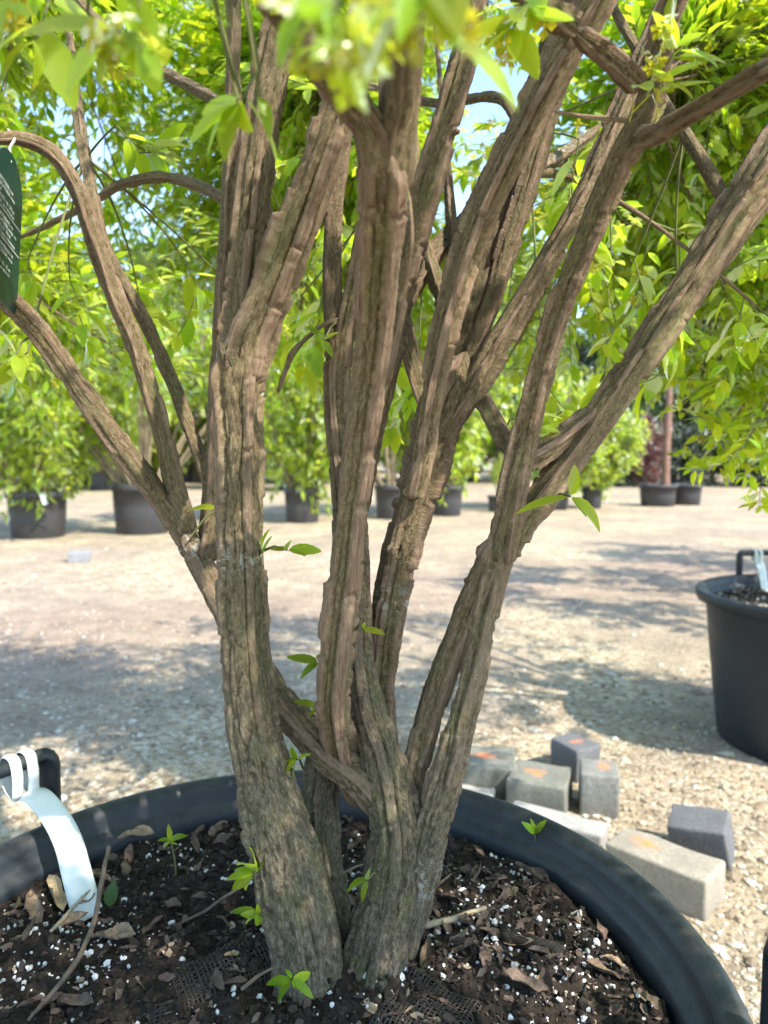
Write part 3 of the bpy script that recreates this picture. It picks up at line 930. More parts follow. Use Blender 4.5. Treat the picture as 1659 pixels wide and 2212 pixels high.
# stem leaning behind the second trunk, with a cluster of four above its fork
stem('stem', [(838, 1660, 56, .672), (824, 1560, 60, .680), (822, 1480, 66, .686), (832, 1380, 74, .690), (852, 1260, 84, .692), (882, 1140, 92, .692), (915, 1020, 98, .690), (942, 930, 102, .688), (964, 866, 100, .686), (985, 815, 84, .688), (1005, 760, 62, .692)],
     0.0044, seed=21, tint=0.95, sources=False, knob=[(0.96, 0.003, 0.02)], lichen=[(0.40, 0.03)])
stem('stem', [(892, 1080, 40, .668), (910, 1000, 50, .664), (925, 900, 54, .662), (950, 760, 60, .66), (985, 620, 68, .655), (1030, 490, 72, .65), (1085, 370, 74, .645), (1150, 240, 78, .635), (1222, 110, 82, .625), (1290, -10, 82, .615)], 0.0050, seed=22, tint=1.08,
     ext=[(.06, -.01, .12, .014), (.10, -.02, .18, .010)])
stem('stem', [(972, 900, 46, .70), (990, 770, 48, .71), (1025, 620, 52, .72), (1075, 440, 56, .735), (1135, 250, 58, .75), (1190, 90, 58, .76), (1220, -20, 54, .77)], 0.0044, seed=23, tint=0.72, ext=[(.05, .04, .2, .010)])
stem('stem', [(990, 880, 46, .695), (1020, 770, 48, .70), (1060, 650, 50, .71), (1105, 510, 54, .72), (1150, 370, 56, .73), (1185, 230, 54, .74), (1215, 100, 50, .75)], 0.0046, seed=24, tint=0.88, ext=[(.03, .05, .2, .010), (.04, .08, .2, .007)])
stem('stem', [(945, 985, 34, .692), (972, 915, 50, .688), (1018, 838, 62, .680), (1070, 745, 66, .678), (1125, 655, 62, .68), (1190, 548, 60, .685), (1258, 430, 60, .69), (1318, 300, 58, .70), (1375, 170, 54, .71), (1430, 40, 50, .72)], 0.0048, seed=25, ext=[(.08, .03, .16, .010), (.1, .05, .2, .007)])
stem('branch', [(935, 900, 46, .70), (912, 840, 48, .705), (888, 770, 46, .71), (868, 690, 42, .72), (850, 610, 38, .735), (840, 520, 34, .75), (835, 400, 30, .77)], 0.0036, seed=26)
stem('branch', [(985, 720, 30, .73), (962, 660, 36, .745), (936, 590, 38, .76), (915, 520, 36, .78), (900, 430, 32, .80), (890, 300, 28, .83)], 0.0034, seed=27)
# leaning pair towards the separate pot
stem('trunk', [(815, 2230, 60, .640), (852, 2080, 84, .636), (896, 1930, 88, .630), (928, 1815, 80, .628), (955, 1715, 78, .626), (982, 1610, 68, .632), (1008, 1500, 64, .638), (1034, 1390, 62, .645), (1058, 1290, 62, .65), (1082, 1200, 62, .652), (1108, 1110, 50, .652)],
     0.0044, (1.0, 0.0), seed=28, sources=False, lichen=[(0.34, 0.04)])
stem('trunk', [(884, 1800, 48, .652), (888, 1710, 58, .652), (908, 1620, 64, .652), (938, 1510, 68, .654), (975, 1400, 70, .656), (1022, 1285, 72, .658), (1070, 1195, 74, .656), (1098, 1140, 62, .656)], 0.0046, (0.4, 0.0), seed=29, tint=.88, sources=False, knob=[(0.95, 0.003, 0.025)])
stem('stem', [(1080, 1220, 56, .648), (1098, 1120, 62, .645), (1118, 1010, 66, .640), (1142, 910, 66, .635), (1172, 790, 62, .627), (1205, 670, 64, .616), (1246, 560, 68, .60), (1292, 450, 72, .585), (1342, 335, 74, .567), (1382, 262, 76, .555), (1408, 190, 64, .545), (1432, 90, 68, .53), (1464, -20, 72, .515)],
     0.0048, seed=30, tint=1.05, ext=[(.05, -.04, .12, .012), (.08, -.05, .16, .009)], knob=[(0.80, 0.002, 0.02)])
stem('branch', [(1375, 300, 52, .552), (1420, 285, 52, .535), (1480, 252, 52, .51), (1560, 205, 54, .48), (1650, 150, 56, .45), (1730, 105, 56, .43)], 0.0032, seed=31, ext=[(.12, -.06, .07, .008)])
stem('stem', [(1088, 1200, 60, .660), (1128, 1130, 62, .664), (1180, 1060, 64, .670), (1240, 980, 66, .678), (1310, 880, 68, .686), (1395, 755, 72, .696), (1490, 605, 78, .705), (1575, 470, 80, .71), (1645, 365, 82, .715), (1730, 240, 80, .72)], 0.0048, seed=32,
     ext=[(.12, .02, .14, .013), (.14, .03, .16, .009)])
stem('branch', [(1128, 1000, 46, .65), (1175, 972, 48, .662), (1225, 938, 50, .675), (1280, 893, 48, .69), (1330, 850, 40, .70)], 0.0038, seed=33, sources=False, tint=.9)
stem('branch', [(1118, 985, 44, .65), (1092, 955, 46, .665), (1062, 900, 46, .68), (1030, 840, 42, .70), (1000, 760, 38, .73), (985, 640, 34, .76), (975, 500, 30, .79)], 0.0036, seed=34, tint=.9)
stem('branch', [(1395, 790, 40, .71), (1460, 695, 46, .715), (1540, 585, 48, .72), (1620, 475, 48, .725), (1720, 350, 46, .73)], 0.0042, seed=35, ext=[(.1, .03, .12, .009)])
stem('branch', [(1580, 460, 30, .73), (1535, 375, 30, .75), (1480, 290, 30, .78), (1430, 215, 28, .81), (1380, 120, 26, .84)], 0.0034, seed=36)
stem('branch', [(500, 440, 26, .74), (430, 402, 26, .78), (350, 382, 26, .82), (260, 400, 24, .86), (195, 440, 20, .9)], 0.0030, seed=37, ds=.003)
stem('branch', [(575, 300, 26, .72), (500, 235, 28, .78), (425, 195, 30, .84), (330, 140, 28, .92), (230, 60, 24, 1.0), (150, -20, 22, 1.06)], 0.0034, seed=38, ds=.003)
stem('branch', [(1150, 330, 26, .78), (1080, 215, 26, .84), (960, 225, 22, .92), (880, 210, 20, 1.0)], 0.003, seed=39, ds=.003)
# dead twig still carrying scraps of its wings
stem('dead_twig', [(748, 685, 9, .70), (700, 700, 11, .69), (665, 728, 12, .685), (635, 760, 20, .68), (618, 795, 16, .676), (600, 850, 9, .672)], 0.0030, seed=41, ds=.0015, sources=False, core=.62)
stem('branch', [(1240, 60, 60, .50), (1180, 20, 58, .48), (1090, -30, 52, .46)], 0.003, seed=42, sources=False)
stem('branch', [(1385, 190, 50, .545), (1310, 118, 54, .53), (1230, 60, 56, .51)], 0.003, seed=43, sources=False)
stem('dead_twig', [(1385, 268, 15, .55), (1330, 258, 15, .56), (1265, 252, 13, .57), (1195, 240, 9, .58)], 0.0008, seed=44, ds=.0015, sources=False, tint=1.5)
stem('dead_twig', [(884, 420, 7, .41), (890, 520, 9, .42), (876, 620, 9, .44), (862, 655, 7, .45)], 0.0006, seed=45, ds=.0015, sources=False, tint=1.4)

# ------------------------------------------------------------------ leaves, twigs and flowers
def leaf_template(rows, W=0.24, fold=0.22, curl=0.16, serr=0.0, side=0.0):
    t = np.linspace(0, 1, rows)
    w = W * 2.35 * (t ** 0.62) * (1 - t) ** 0.80 * (1 - 0.15 * t)
    w[0] = 0.012
    if serr:
        w[1:-1] *= 1 + serr * np.where(np.arange(1, rows - 1) % 2, 1, -1)
    V, ve = [], []
    for i in range(rows):
        cz = -curl * t[i] ** 2 + 0.03 * math.sin(t[i] * 3.1)
        cy = side * t[i] ** 2
        V += [(t[i], cy + w[i], cz + fold * w[i]), (t[i], cy, cz), (t[i], cy - w[i], cz + fold * w[i])]
        ve += [0.0, 1.0, 0.0]
    F = []
    for i in range(rows - 1):
        a = i * 3
        F += [(a, a + 1, a + 4, a + 3), (a + 1, a + 2, a + 5, a + 4)]
    return np.array(V), np.array(F), np.array(ve)

LEAF_HI = [leaf_template(11, W, f, c, 0.05, s) for W, f, c, s in ((.24, .20, .14, 0), (.21, .34, .22, .04), (.26, .12, .08, -.04), (.20, .42, .30, .0), (.23, .05, .34, .06), (.25, .28, -.06, -.03))]
LEAF_LO = [leaf_template(5, W, f, c) for W, f, c in ((.24, .20, .16), (.21, .36, .24), (.26, .10, .08))]
LEAF_MID = [leaf_template(4, W, f, c) for W, f, c in ((.25, .20, .16), (.22, .34, .22), (.27, .10, .08))]
LEAF_FOLD = [(np.array([(0, 0, 0), (.42, .18, .05), (1, 0, -.14), (.42, -.18, .05), (.42, 0, 0)]), np.array([(0, 4, 1), (4, 2, 1), (0, 3, 4), (3, 2, 4)]), np.array([1, 0, 1, 0, 1.]))]
LEAF_TINY = (np.array([(0, 0, 0), (.45, .26, .06), (1, 0, -.12), (.45, -.26, .06)], float), np.array([(0, 1, 2, 3)]), np.array([1, 0, 1, 0.]))
LEAF_ME = []
for i, (V, F, ve) in enumerate(LEAF_HI):
    me = mesh_from('leaf_blade_%d' % i, V, F, True, {'vein': ve})
    me.materials.append(M['leaf_obj'])
    LEAF_ME.append(me)

def ortho(a, n):
    a = a / (np.linalg.norm(a, axis=1)[:, None] + 1e-12)
    n = n - a * (n * a).sum(1)[:, None]
    n = n / (np.linalg.norm(n, axis=1)[:, None] + 1e-12)
    return np.stack([a, np.cross(n, a), n], 2)

def flower_template(rs):
    """a small stalked cluster of four-petalled flowers hanging from the origin towards +X"""
    VV, FF = [], []
    def quad(p):
        b = len(VV); VV.extend(p); FF.append((b, b + 1, b + 2, b + 3))
    k = 4
    for q in range(k):
        d = np.array([1.0, rs.uniform(-.75, .75), rs.uniform(-.75, .75)])
        c = d / np.linalg.norm(d) * rs.uniform(.6, 1.0)
        s = np.cross(c, [0, 0, 1.0]); s /= np.linalg.norm(s)
        quad([np.zeros(3) - s * .02, np.zeros(3) + s * .02, c + s * .02, c - s * .02])
        nrm = c + rs.normal(size=3) * .5
        nrm /= np.linalg.norm(nrm)
        u = np.cross(nrm, [0.3, .5, .8]); u /= np.linalg.norm(u)
        v = np.cross(nrm, u)
        for j in range(4):
            a = j * math.pi / 2
            e = u * math.cos(a) + v * math.sin(a)
            f = -u * math.sin(a) + v * math.cos(a)
            quad([c + e * .03, c + e * .16 + f * .12 + nrm * .03, c + e * .30 + nrm * .0, c + e * .16 - f * .12 + nrm * .03])
        quad([c + u * .07 + nrm * .03, c + v * .07 + nrm * .03, c - u * .07 + nrm * .03, c - v * .07 + nrm * .03])
    return np.array(VV), np.array(FF)
FLOWERS = [flower_template(np.random.default_rng(50 + i)) for i in range(4)]

class Crown:
    def __init__(s, rng):
        s.rng = rng
        s.twigs = []; s.secs = []
        s.lb = []; s.la = []; s.ln = []; s.ll = []
        s.fb = []; s.fa = []; s.fl = []
    def leaf(s, b, a, n, L):
        s.lb.append(b); s.la.append(a); s.ln.append(n); s.ll.append(L)
    def twig(s, p0, d, L, r=0.0012, leaf=(0.023, 0.045), flowers=0.35, guard=None, gap=0.0185):
        rng = s.rng
        k = 6
        d = d / np.linalg.norm(d)
        bend = rng.normal(size=3) * 0.25 + np.array([0, 0, 0.12])
        t = np.linspace(0, 1, k)[:, None]
        P = p0 + d * L * t + bend * L * t ** 2 * 0.6
        if guard is not None and guard(P):
            return
        s.twigs.append((P, np.linspace(r, r * 0.45, k)))
        n = max(2, int(L / gap))
        side0 = np.cross(d, [0, 0, 1.0]) + rng.normal(size=3) * 0.15
        side0 /= np.linalg.norm(side0) + 1e-9
        up0 = np.cross(side0, d)
        for i in range(n):
            f = 0.18 + 0.82 * (i + 0.5) / n
            q = p0 + d * L * f + bend * L * f ** 2 * 0.6
            dd = d + bend * 1.2 * f
            dd /= np.linalg.norm(dd)
            sd = side0 if i % 2 == 0 else (side0 * 0.75 + up0 * 0.55)
            size = rng.uniform(*leaf) * (0.75 + 0.35 * math.sin(math.pi * min(1, f)))
            for sg in (-1, 1):
                if rng.random() < 0.06:
                    continue
                a = dd * rng.uniform(0.45, 0.9) + sd * sg * rng.uniform(0.6, 1.0) + np.array([0, 0, rng.uniform(-0.5, 0.12)])
                nn = np.array([0, 0, 1.0]) + rng.normal(size=3) * 0.38
                a /= np.linalg.norm(a)
                s.leaf(q + a * 0.004, a, nn, size)
            if rng.random() < flowers:
                a = dd * 0.4 + sd * rng.choice([-1, 1]) * 0.5 + np.array([0, 0, rng.uniform(-0.9, 0.3)])
                s.fb.append(q); s.fa.append(a / np.linalg.norm(a)); s.fl.append(rng.uniform(0.016, 0.028))
        # end leaves
        for sg in (-1, 1):
            a = dd + side0 * sg * 0.55 + np.array([0, 0, rng.uniform(-0.4, 0.1)])
            s.leaf(P[-1], a / np.linalg.norm(a), np.array([0, 0, 1.0]) + rng.normal(size=3) * 0.35, rng.uniform(*leaf) * 0.8)
    def arrays(s):
        lb, la, ln, ll = (np.array(v) for v in (s.lb, s.la, s.ln, s.ll))
        return lb, ortho(la, ln), ll

def leaf_parts(parent, origin, lb, rot, ll, idx, rng, name='leaf'):
    for i in idx:
        o = bpy.data.objects.new(name, LEAF_ME[int(rng.integers(0, len(LEAF_ME)))])
        COL.objects.link(o)
        o.parent = parent
        m = Matrix(rot[i].tolist()).to_4x4()
        o.matrix_basis = Matrix.Translation(Vector(lb[i] - origin)) @ m @ Matrix.Scale(float(ll[i]), 4)

def finish_crown(cr, parent, origin, n_parts, rng, mass_mat, lo=LEAF_LO, flowers=True):
    lb, rot, ll = cr.arrays()
    mid = lb + rot[:, :, 0] * ll[:, None] * 0.5
    x, y, d = project(mid)
    vis = (d > 0.12) & (x > -10) & (x < PXW + 10) & (y > -10) & (y < PXH + 10)
    size = np.where(vis, ll / np.maximum(d, 0.05), 0)
    order = np.argsort(-size)
    idx = [i for i in order[:n_parts] if size[i] > 0]
    leaf_parts(parent, origin, lb, rot, ll, idx, rng)
    rest = np.setdiff1d(np.arange(len(ll)), idx)
    VV, FF, tt, vv, base = [], [], [], [], 0
    dr = d[rest]
    sets = [(lo, rest)] if lo is not LEAF_LO else [(LEAF_LO, rest[vis[rest] & (dr < 1.0)]), (LEAF_MID, rest[vis[rest] & (dr >= 1.0) & (dr < 1.6)]), (LEAF_FOLD, rest[~vis[rest] | (dr >= 1.6)])]
    for tmpl, ids in sets:
        var = rng.integers(0, len(tmpl), len(ids))
        for k, (tv, tf, ve) in enumerate(tmpl):
            sel = ids[var == k]
            if not len(sel): continue
            V, F, t = scatter(tv, tf, lb[sel] - origin, rot[sel], ll[sel], rng.random(len(sel)))
            VV.append(V); FF.append(F + base); tt.append(t); vv.append(np.tile(ve, len(sel))); base += len(V)
    o = link('foliage', mesh_from('foliage', np.vstack(VV), FF, True, {'tint': np.concatenate(tt), 'vein': np.concatenate(vv)}), mass_mat, parent)
    o['kind'] = 'stuff'
    if cr.twigs:
        V, F = tubes([(P - origin, r) for P, r in cr.twigs], 3)
        o = link('twigs', mesh_from('twigs', V, F), M['twig'], parent)
        o['kind'] = 'stuff'
    if flowers and cr.fb:
        fb, fa, fl = np.array(cr.fb), np.array(cr.fa), np.array(cr.fl)
        fx, fy, fd = project(fb)
        fv = (fd > .1) & (fx > -20) & (fx < PXW + 20) & (fy > -20) & (fy < PXH)
        kp = (fv & (fd < .62)) | (rng.random(len(fb)) < np.where(fv, .40, .06))
        fb, fa, fl = fb[kp], fa[kp], fl[kp]
        rot = ortho(fa, rng.normal(size=fa.shape))
        VV, FF, tt, base = [], [], [], 0
        var = rng.integers(0, 4, len(fb))
        for k in range(4):
            sel = np.where(var == k)[0]
            if not len(sel): continue
            V, F, t = scatter(*FLOWERS[k], fb[sel] - origin, rot[sel], fl[sel], rng.random(len(sel)))
            VV.append(V); FF.append(F + base); tt.append(t); base += len(V)
        o = link('blossom', mesh_from('blossom', np.vstack(VV), np.vstack(FF), False, {'tint': np.concatenate(tt), 'vein': np.zeros(base)}), M['flower'], parent)
        o['kind'] = 'stuff'

def in_front(P, near=0.62):
    """true if any of the points would hang right before the lens"""
    x, y, d = project(P)
    return bool(np.any((d < near) & (d > -0.05) & (x > -160) & (x < PXW + 160) & (y > -260) & (y < PXH + 100)))

def grow_branch(cr, p, d, T, r0, rng, parent, origin, guard, wing=0.0022, leafsize=(0.023, 0.045), flowers=0.35, every=0.045, tw=(0.10, 0.24), droop=0.0):
    L = np.linalg.norm(T - p)
    t = np.linspace(0, 1, 9)[:, None]
    c1 = p + d * L * 0.45
    side = rng.normal(size=3) * 0.06 * L
    P = (1 - t) ** 2 * p + 2 * t * (1 - t) * (c1 + side) + t ** 2 * T
    if guard is not None and guard(P):
        return False
    rad = np.linspace(r0, 0.0024, 9)[:, None]
    C4, S = catmull(np.c_[P, rad], 0.011)
    stem_mesh('branch', C4[:, :3], C4[:, 3], S, rng, wing, (0, 0), rng.uniform(0.75, 1.1), parent, origin, None, False, nmax=9)
    Tn, Nn, B = frames(C4[:, :3])
    s = 0.16 * S[-1]
    while s < S[-1]:
        i = int(np.searchsorted(S, s)); i = min(i, len(S) - 1)
        for sg in ((-1, 1) if rng.random() < 0.6 else (1,)):
            a = rng.uniform(0, 6.28)
            lat = np.cos(a) * Nn[i] + np.sin(a) * B[i]
            dd = Tn[i] * rng.uniform(0.3, 0.9) + lat * sg + np.array([0, 0, -droop])
            cr.twig(C4[i, :3], dd, rng.uniform(*tw), 0.0013, leafsize, flowers, guard)
        s += rng.uniform(0.6, 1.4) * every
    cr.twig(C4[-1, :3], Tn[-1], rng.uniform(*tw), 0.0013, leafsize, flowers, guard)
    return True

# crown of the main shrub
rngc = np.random.default_rng(5)
cr = Crown(rngc)
src_p = np.array([s[0] for s in STEM_ENDS]); src_d = np.array([s[1] for s in STEM_ENDS]); src_r = np.array([s[2] for s in STEM_ENDS])
CC = np.array([-0.03, 0.80, 1.52])
made = 0
tries = 0
while made < 178 and tries < 2500:
    tries += 1
    v = rngc.normal(size=3); v /= np.linalg.norm(v)
    q = rngc.uniform(0.50, 1.0) ** 0.55
    T = CC + v * q * np.array([1.42, 1.45, 0.74])
    if rngc.random() < 0.45 and T[1] < 0.8: continue
    if T[2] < 1.04 + 0.06 * rngc.random() or (T[1] < 0.7 and T[2] < 1.15): continue
    if T[1] < 0.45 and rngc.random() < 0.22: continue
    if T[2] > 1.85 and rngc.random() < 0.4: continue
    dist = np.linalg.norm(src_p - T, axis=1)
    cosang = ((T - src_p) * src_d).sum(1) / (dist + 1e-6)
    cost = dist - 0.25 * cosang + rngc.uniform(0, 0.25, len(dist))
    k = int(np.argmin(cost))
    if dist[k] < 0.12 or dist[k] > 1.15: continue
    if grow_branch(cr, src_p[k], src_d[k], T, min(0.0085, src_r[k] * 0.7), rngc, shrub, SH0, in_front): made += 1

# outer far side of the crown, seen through the stems
n_far = 0
for _ in range(1300):
    if n_far >= 74: break
    T = np.array([rngc.uniform(-1.25, 1.15), rngc.uniform(1.25, 2.35), rngc.uniform(1.12, 2.15)])
    if T[2] < 1.05 + 0.10 * (T[1] - 1.2) or T[2] > 1.2 + 0.62 * T[1]: continue
    d = np.linalg.norm(src_p - T, axis=1)
    cost = d - 0.2 * ((T - src_p) * src_d).sum(1) / (d + 1e-6) + rngc.uniform(0, .25, len(d))
    k = int(np.argmin(cost))
    if d[k] < .15 or d[k] > 1.6: continue
    if grow_branch(cr, src_p[k], src_d[k], T, min(.0085, src_r[k] * .7), rngc, shrub, SH0, in_front): n_far += 1

def connect(cr, P):
    """a thin twig from the nearest stem out to a shoot"""
    d = np.linalg.norm(src_p - P, axis=1)
    k = int(np.argmin(d))
    if d[k] > .30: return
    a = src_p[k]
    t = np.linspace(0, 1, 7)[:, None]
    c = (a + P) / 2 + np.array([0, 0, .12 * d[k]]) + rngc.normal(size=3) * .05 * d[k]
    cr.twigs.append(((1 - t) ** 2 * a + 2 * t * (1 - t) * c + t ** 2 * P, np.linspace(.0019, .0011, 7)))

def px_twig(cr, pts, r=0.0011, leaf=(0.034, 0.056), flowers=0.4, gap=0.024):
    P = [np.array(at(*p)) for p in pts]
    connect(cr, P[0])
    for a, b in zip(P[:-1], P[1:]):
        cr.twig(a, b - a, float(np.linalg.norm(b - a)), r, leaf, flowers, None, gap)

# shoots that come close to the lens
near = Crown(np.random.default_rng(9))
px_twig(near, [(700, -140, .27), (730, -40, .235), (745, 50, .225)], leaf=(.020, .030), flowers=1.0, gap=.045)
px_twig(near, [(1010, -150, .24), (960, -70, .215), (905, 10, .205)], leaf=(.022, .032), flowers=1.0, gap=.045)
for (px, py, Y, k) in ((738, 105, .225, 5), (868, 45, .205, 5), (955, 60, .21, 3), (820, -30, .21, 3), (260, 70, .33, 6), (320, 90, .34, 3), (1430, 140, .46, 5), (620, -10, .3, 4)):
    for _ in range(k):
        p = np.array(at(px + rngc.uniform(-38, 38), py + rngc.uniform(-38, 38), Y * rngc.uniform(.96, 1.05)))
        near.fb.append(p); a_ = rngc.normal(size=3); near.fa.append(a_ / np.linalg.norm(a_)); near.fl.append(rngc.uniform(.007, .012))
px_twig(near, [(260, -70, .36), (270, 20, .34), (255, 110, .33)], leaf=(.03, .045), flowers=0.9)
px_twig(near, [(120, -40, .44), (90, 60, .42)], leaf=(.03, .045), flowers=0.6)
px_twig(near, [(560, 150, .42), (520, 200, .40)], leaf=(.030, .042), flowers=0.2)
px_twig(near, [(1390, 230, .50), (1440, 140, .47), (1470, 90, .46)], leaf=(.022, .034), flowers=1.0)
px_twig(near, [(1180, -30, .45), (1130, 20, .44), (1110, 60, .43)], leaf=(.026, .04), flowers=0.8)
for (b, t) in (((520, 205, .40), (440, 260, .385)), ((515, 225, .40), (470, 330, .39)), ((560, 210, .40), (590, 285, .395)), ((700, 100, .27), (610, 130, .262)), ((925, 60, .26), (1140, 130, .238)), ((500, 60, .36), (420, 0, .35)),
               ((60, 70, .46), (150, 95, .44)), ((180, 110, .44), (130, 170, .43)), ((300, 80, .34), (340, 160, .335))):
    B0, T0 = np.array(at(*b)), np.array(at(*t))
    connect(near, B0)
    near.leaf(B0, T0 - B0, np.array([0.1, -.5, 1.0]), float(np.linalg.norm(T0 - B0)))

# drooping shoots behind the stems and between them
mid = Crown(np.random.default_rng(19))
for pts in ([(700, 620, .92), (690, 690, .90), (665, 770, .88)], [(650, 640, .95), (640, 700, .94), (650, 800, .92)], [(850, 760, .95), (840, 830, .93), (830, 900, .92)], [(905, 800, .9), (880, 880, .88), (850, 935, .87)],
            [(60, 560, .95), (70, 640, .93), (45, 760, .9)], [(60, 760, .74), (30, 790, .74)], [(150, 600, .98), (170, 680, .96), (190, 730, .95)], [(300, 640, 1.0), (310, 700, .98), (300, 750, .97)],
            [(1180, 830, .92), (1215, 890, .9), (1190, 905, .88)], [(1100, 640, .86), (1120, 560, .9)], [(1370, 560, .9), (1395, 640, .9), (1420, 690, .9)], [(1330, 700, .98), (1310, 770, .96), (1300, 850, .95)],
            [(1250, 300, .8), (1230, 400, .82), (1240, 470, .8)], [(250, 270, .8), (300, 330, .82), (360, 330, .84)], [(400, 560, .95), (420, 640, .95), (400, 740, .95)], [(520, 640, 1.0), (430, 690, 1.0)],
            [(1470, 690, .9), (1440, 790, .9), (1400, 850, .92)], [(900, 560, 1.0), (840, 640, 1.0)], [(640, 560, 1.0), (620, 650, 1.02)]):
    px_twig(mid, pts, flowers=0.3)
# single sprouts on the old wood, leaf by leaf
SPR = [
    ((566, 1195, .62), [(590, 1160), (572, 1145), (598, 1175)]),
    ((620, 1188, .60), [(584, 1185), (695, 1188), (625, 1165), (660, 1198), (600, 1178)]),
    ((470, 1100, .70), [(408, 1085), (484, 1092), (478, 1080)]),
    ((1232, 1072, .60), [(1118, 1102), (1308, 1135), (1270, 1112), (1240, 1010)]),
    ((690, 1432, .60), [(622, 1425), (640, 1455), (698, 1418)]),
    ((782, 1358, .56), [(830, 1372), (790, 1345)]),
    ((640, 1640, .63), [(612, 1640), (632, 1690), (672, 1632), (630, 1612), (618, 1660)]),
    ((550, 1885, .60), [(492, 1887), (520, 1840), (548, 1830), (500, 1920), (575, 1862), (535, 1925), (510, 1870)]),
    ((560, 1975, .59), [(502, 1962), (520, 1978), (555, 1955), (552, 2002), (530, 1990)]),
    ((630, 2115, .56), [(580, 2125), (678, 2108), (676, 2150), (602, 2150), (640, 2135), (620, 2090)]),
    ((795, 1900, .60), [(742, 1918), (778, 1945), (800, 1880)]),
    ((700, 735, .68), [(665, 700), (730, 715), (715, 760)]),
    ((1110, 905, .68), [(1160, 870), (1210, 885), (1170, 915), (1135, 870)]),
    ((1150, 930, .66), [(1190, 905), (1222, 918)]),
    ((36, 765, .68), [(-10, 700), (20, 790), (45, 815), (70, 775)]),
    ((690, 1530, .66), [(640, 1512), (668, 1540)]),
]
rl = np.random.default_rng(77)
SPR_ROOT = [(560,1200,.63),(560,1192,.63),(412,1160,.705),(1185,1082,.645),(700,1440,.60),(770,1360,.585),(655,1660,.68),(585,1920,.615),(590,1995,.61),(645,2120,.585),(820,1890,.62),(735,690,.70),(1090,930,.68),(1125,945,.65),(60,730,.69),(705,1545,.67)]
for (b, tips), rt in zip(SPR, SPR_ROOT):
    B0 = np.array(at(*b))
    sp = thing('sprout', None, None)
    sp.parent = shrub
    sp.location = Vector(B0 - SH0)
    root = np.array(at(*rt))
    V, F = tubes([(np.array([root - B0, (root - B0) * 0.45 + np.array([0, 0, .004]), np.zeros(3)]), np.array([.0013, .0011, .0009]))], 5)
    link('shoot', mesh_from('shoot', V, F), M['twig'], sp)
    for tp in tips:
        T0 = np.array(at(tp[0], tp[1], b[2] + rl.uniform(-.02, .012)))
        a = T0 - B0
        L = float(np.linalg.norm(a))
        rot = ortho(a[None], (np.array([0, -.55, 1.0]) + rl.normal(size=3) * .3)[None])
        leaf_parts(sp, B0, np.array([B0 + a * 0.06]), rot, np.array([L]), [0], rl)

# merge the three sets for the mass, the largest leaves become parts
for c in (near, mid):
    cr.twigs += c.twigs; cr.lb += c.lb; cr.la += c.la; cr.ln += c.ln; cr.ll += c.ll
    cr.fb += c.fb; cr.fa += c.fa; cr.fl += c.fl
print('main crown leaves', len(cr.ll), 'branches', made, 'twigs', len(cr.twigs))
finish_crown(cr, shrub, SH0, 230, np.random.default_rng(3), M['leaf_mass'])

# ------------------------------------------------------------------ second shrub, rising from the separate pot
SB0 = np.array([PN.x, PN.y, 0.42])
shrub2 = thing('winged_shrub', 'bright green leafy shrub rising from the pot beyond the paving stones', 'shrub', tuple(SB0))
rng2 = np.random.default_rng(23)
cr2 = Crown(rng2)
src2 = []
for k in range(6):
    a = k * 1.05 + 0.3
    d = np.array([math.cos(a), math.sin(a), 0])
    P = np.array([SB0 + d * .03, SB0 + d * .08 + [0, 0, .3], SB0 + d * .22 + [0, 0, .75], SB0 + d * .42 + [0, 0, 1.2], SB0 + d * .55 + [0, 0, 1.6]])
    C4, S = catmull(np.c_[P, [.019, .017, .015, .011, .007]], 0.006)
    stem_mesh('stem', C4[:, :3], C4[:, 3], S, rng2, 0.004, (.5, 0), 0.95, shrub2, SB0, None, False, nmax=26)
    Tn = frames(C4[:, :3])[0]
    for i in range(0, len(S), 8):
        if C4[i, 2] > 0.95: src2.append((C4[i, :3], Tn[i], C4[i, 3]))
sp_, sd_ = np.array([s[0] for s in src2]), np.array([s[1] for s in src2])
made = 0; tries = 0
guard2 = lambda P: in_front(P, 0.95)
while made < 58 and tries < 700:
    tries += 1
    v = rng2.normal(size=3); v /= np.linalg.norm(v)
    T = np.array([1.25, 2.1, 1.68]) + v * rng2.uniform(.45, 1) ** .6 * np.array([1.12, 1.15, 0.78])
    if T[2] < 1.0: continue
    dist = np.linalg.norm(sp_ - T, axis=1)
    k = int(np.argmin(dist - 0.2 * ((T - sp_) * sd_).sum(1) / (dist + 1e-6) + rng2.uniform(0, .25, len(dist))))
    if dist[k] < .12 or dist[k] > 1.3: continue
    if grow_branch(cr2, sp_[k], sd_[k], T, .007, rng2, shrub2, SB0, guard2, flowers=.4): made += 1
# low arching boughs that droop towards the path
for T in (at(1610, 960, 1.28), at(1570, 840, 1.35), at(1640, 900, 1.25), at(1520, 800, 1.5), at(1450, 720, 1.55), at(1600, 760, 1.3), at(1655, 1020, 1.35), at(1400, 640, 1.6), at(1550, 620, 1.5), at(1640, 640, 1.4),
          at(1350, 560, 1.7), at(1480, 520, 1.6), at(1590, 900, 1.4), at(1700, 930, 1.3), at(1690, 850, 1.3), at(1620, 880, 1.4)):
    T = np.array(T)
    k = int(np.argmin(np.linalg.norm(sp_ - T, axis=1)))
    d = sd_[k] * 0.4 + np.array([0, 0, .55])
    grow_branch(cr2, sp_[k], d, T, .006, rng2, shrub2, SB0, None, flowers=.45, every=.05, tw=(.08, .18), droop=.25)
print('second crown leaves', len(cr2.ll), made)
finish_crown(cr2, shrub2, SB0, 220, np.random.default_rng(4), M['leaf_mass'])

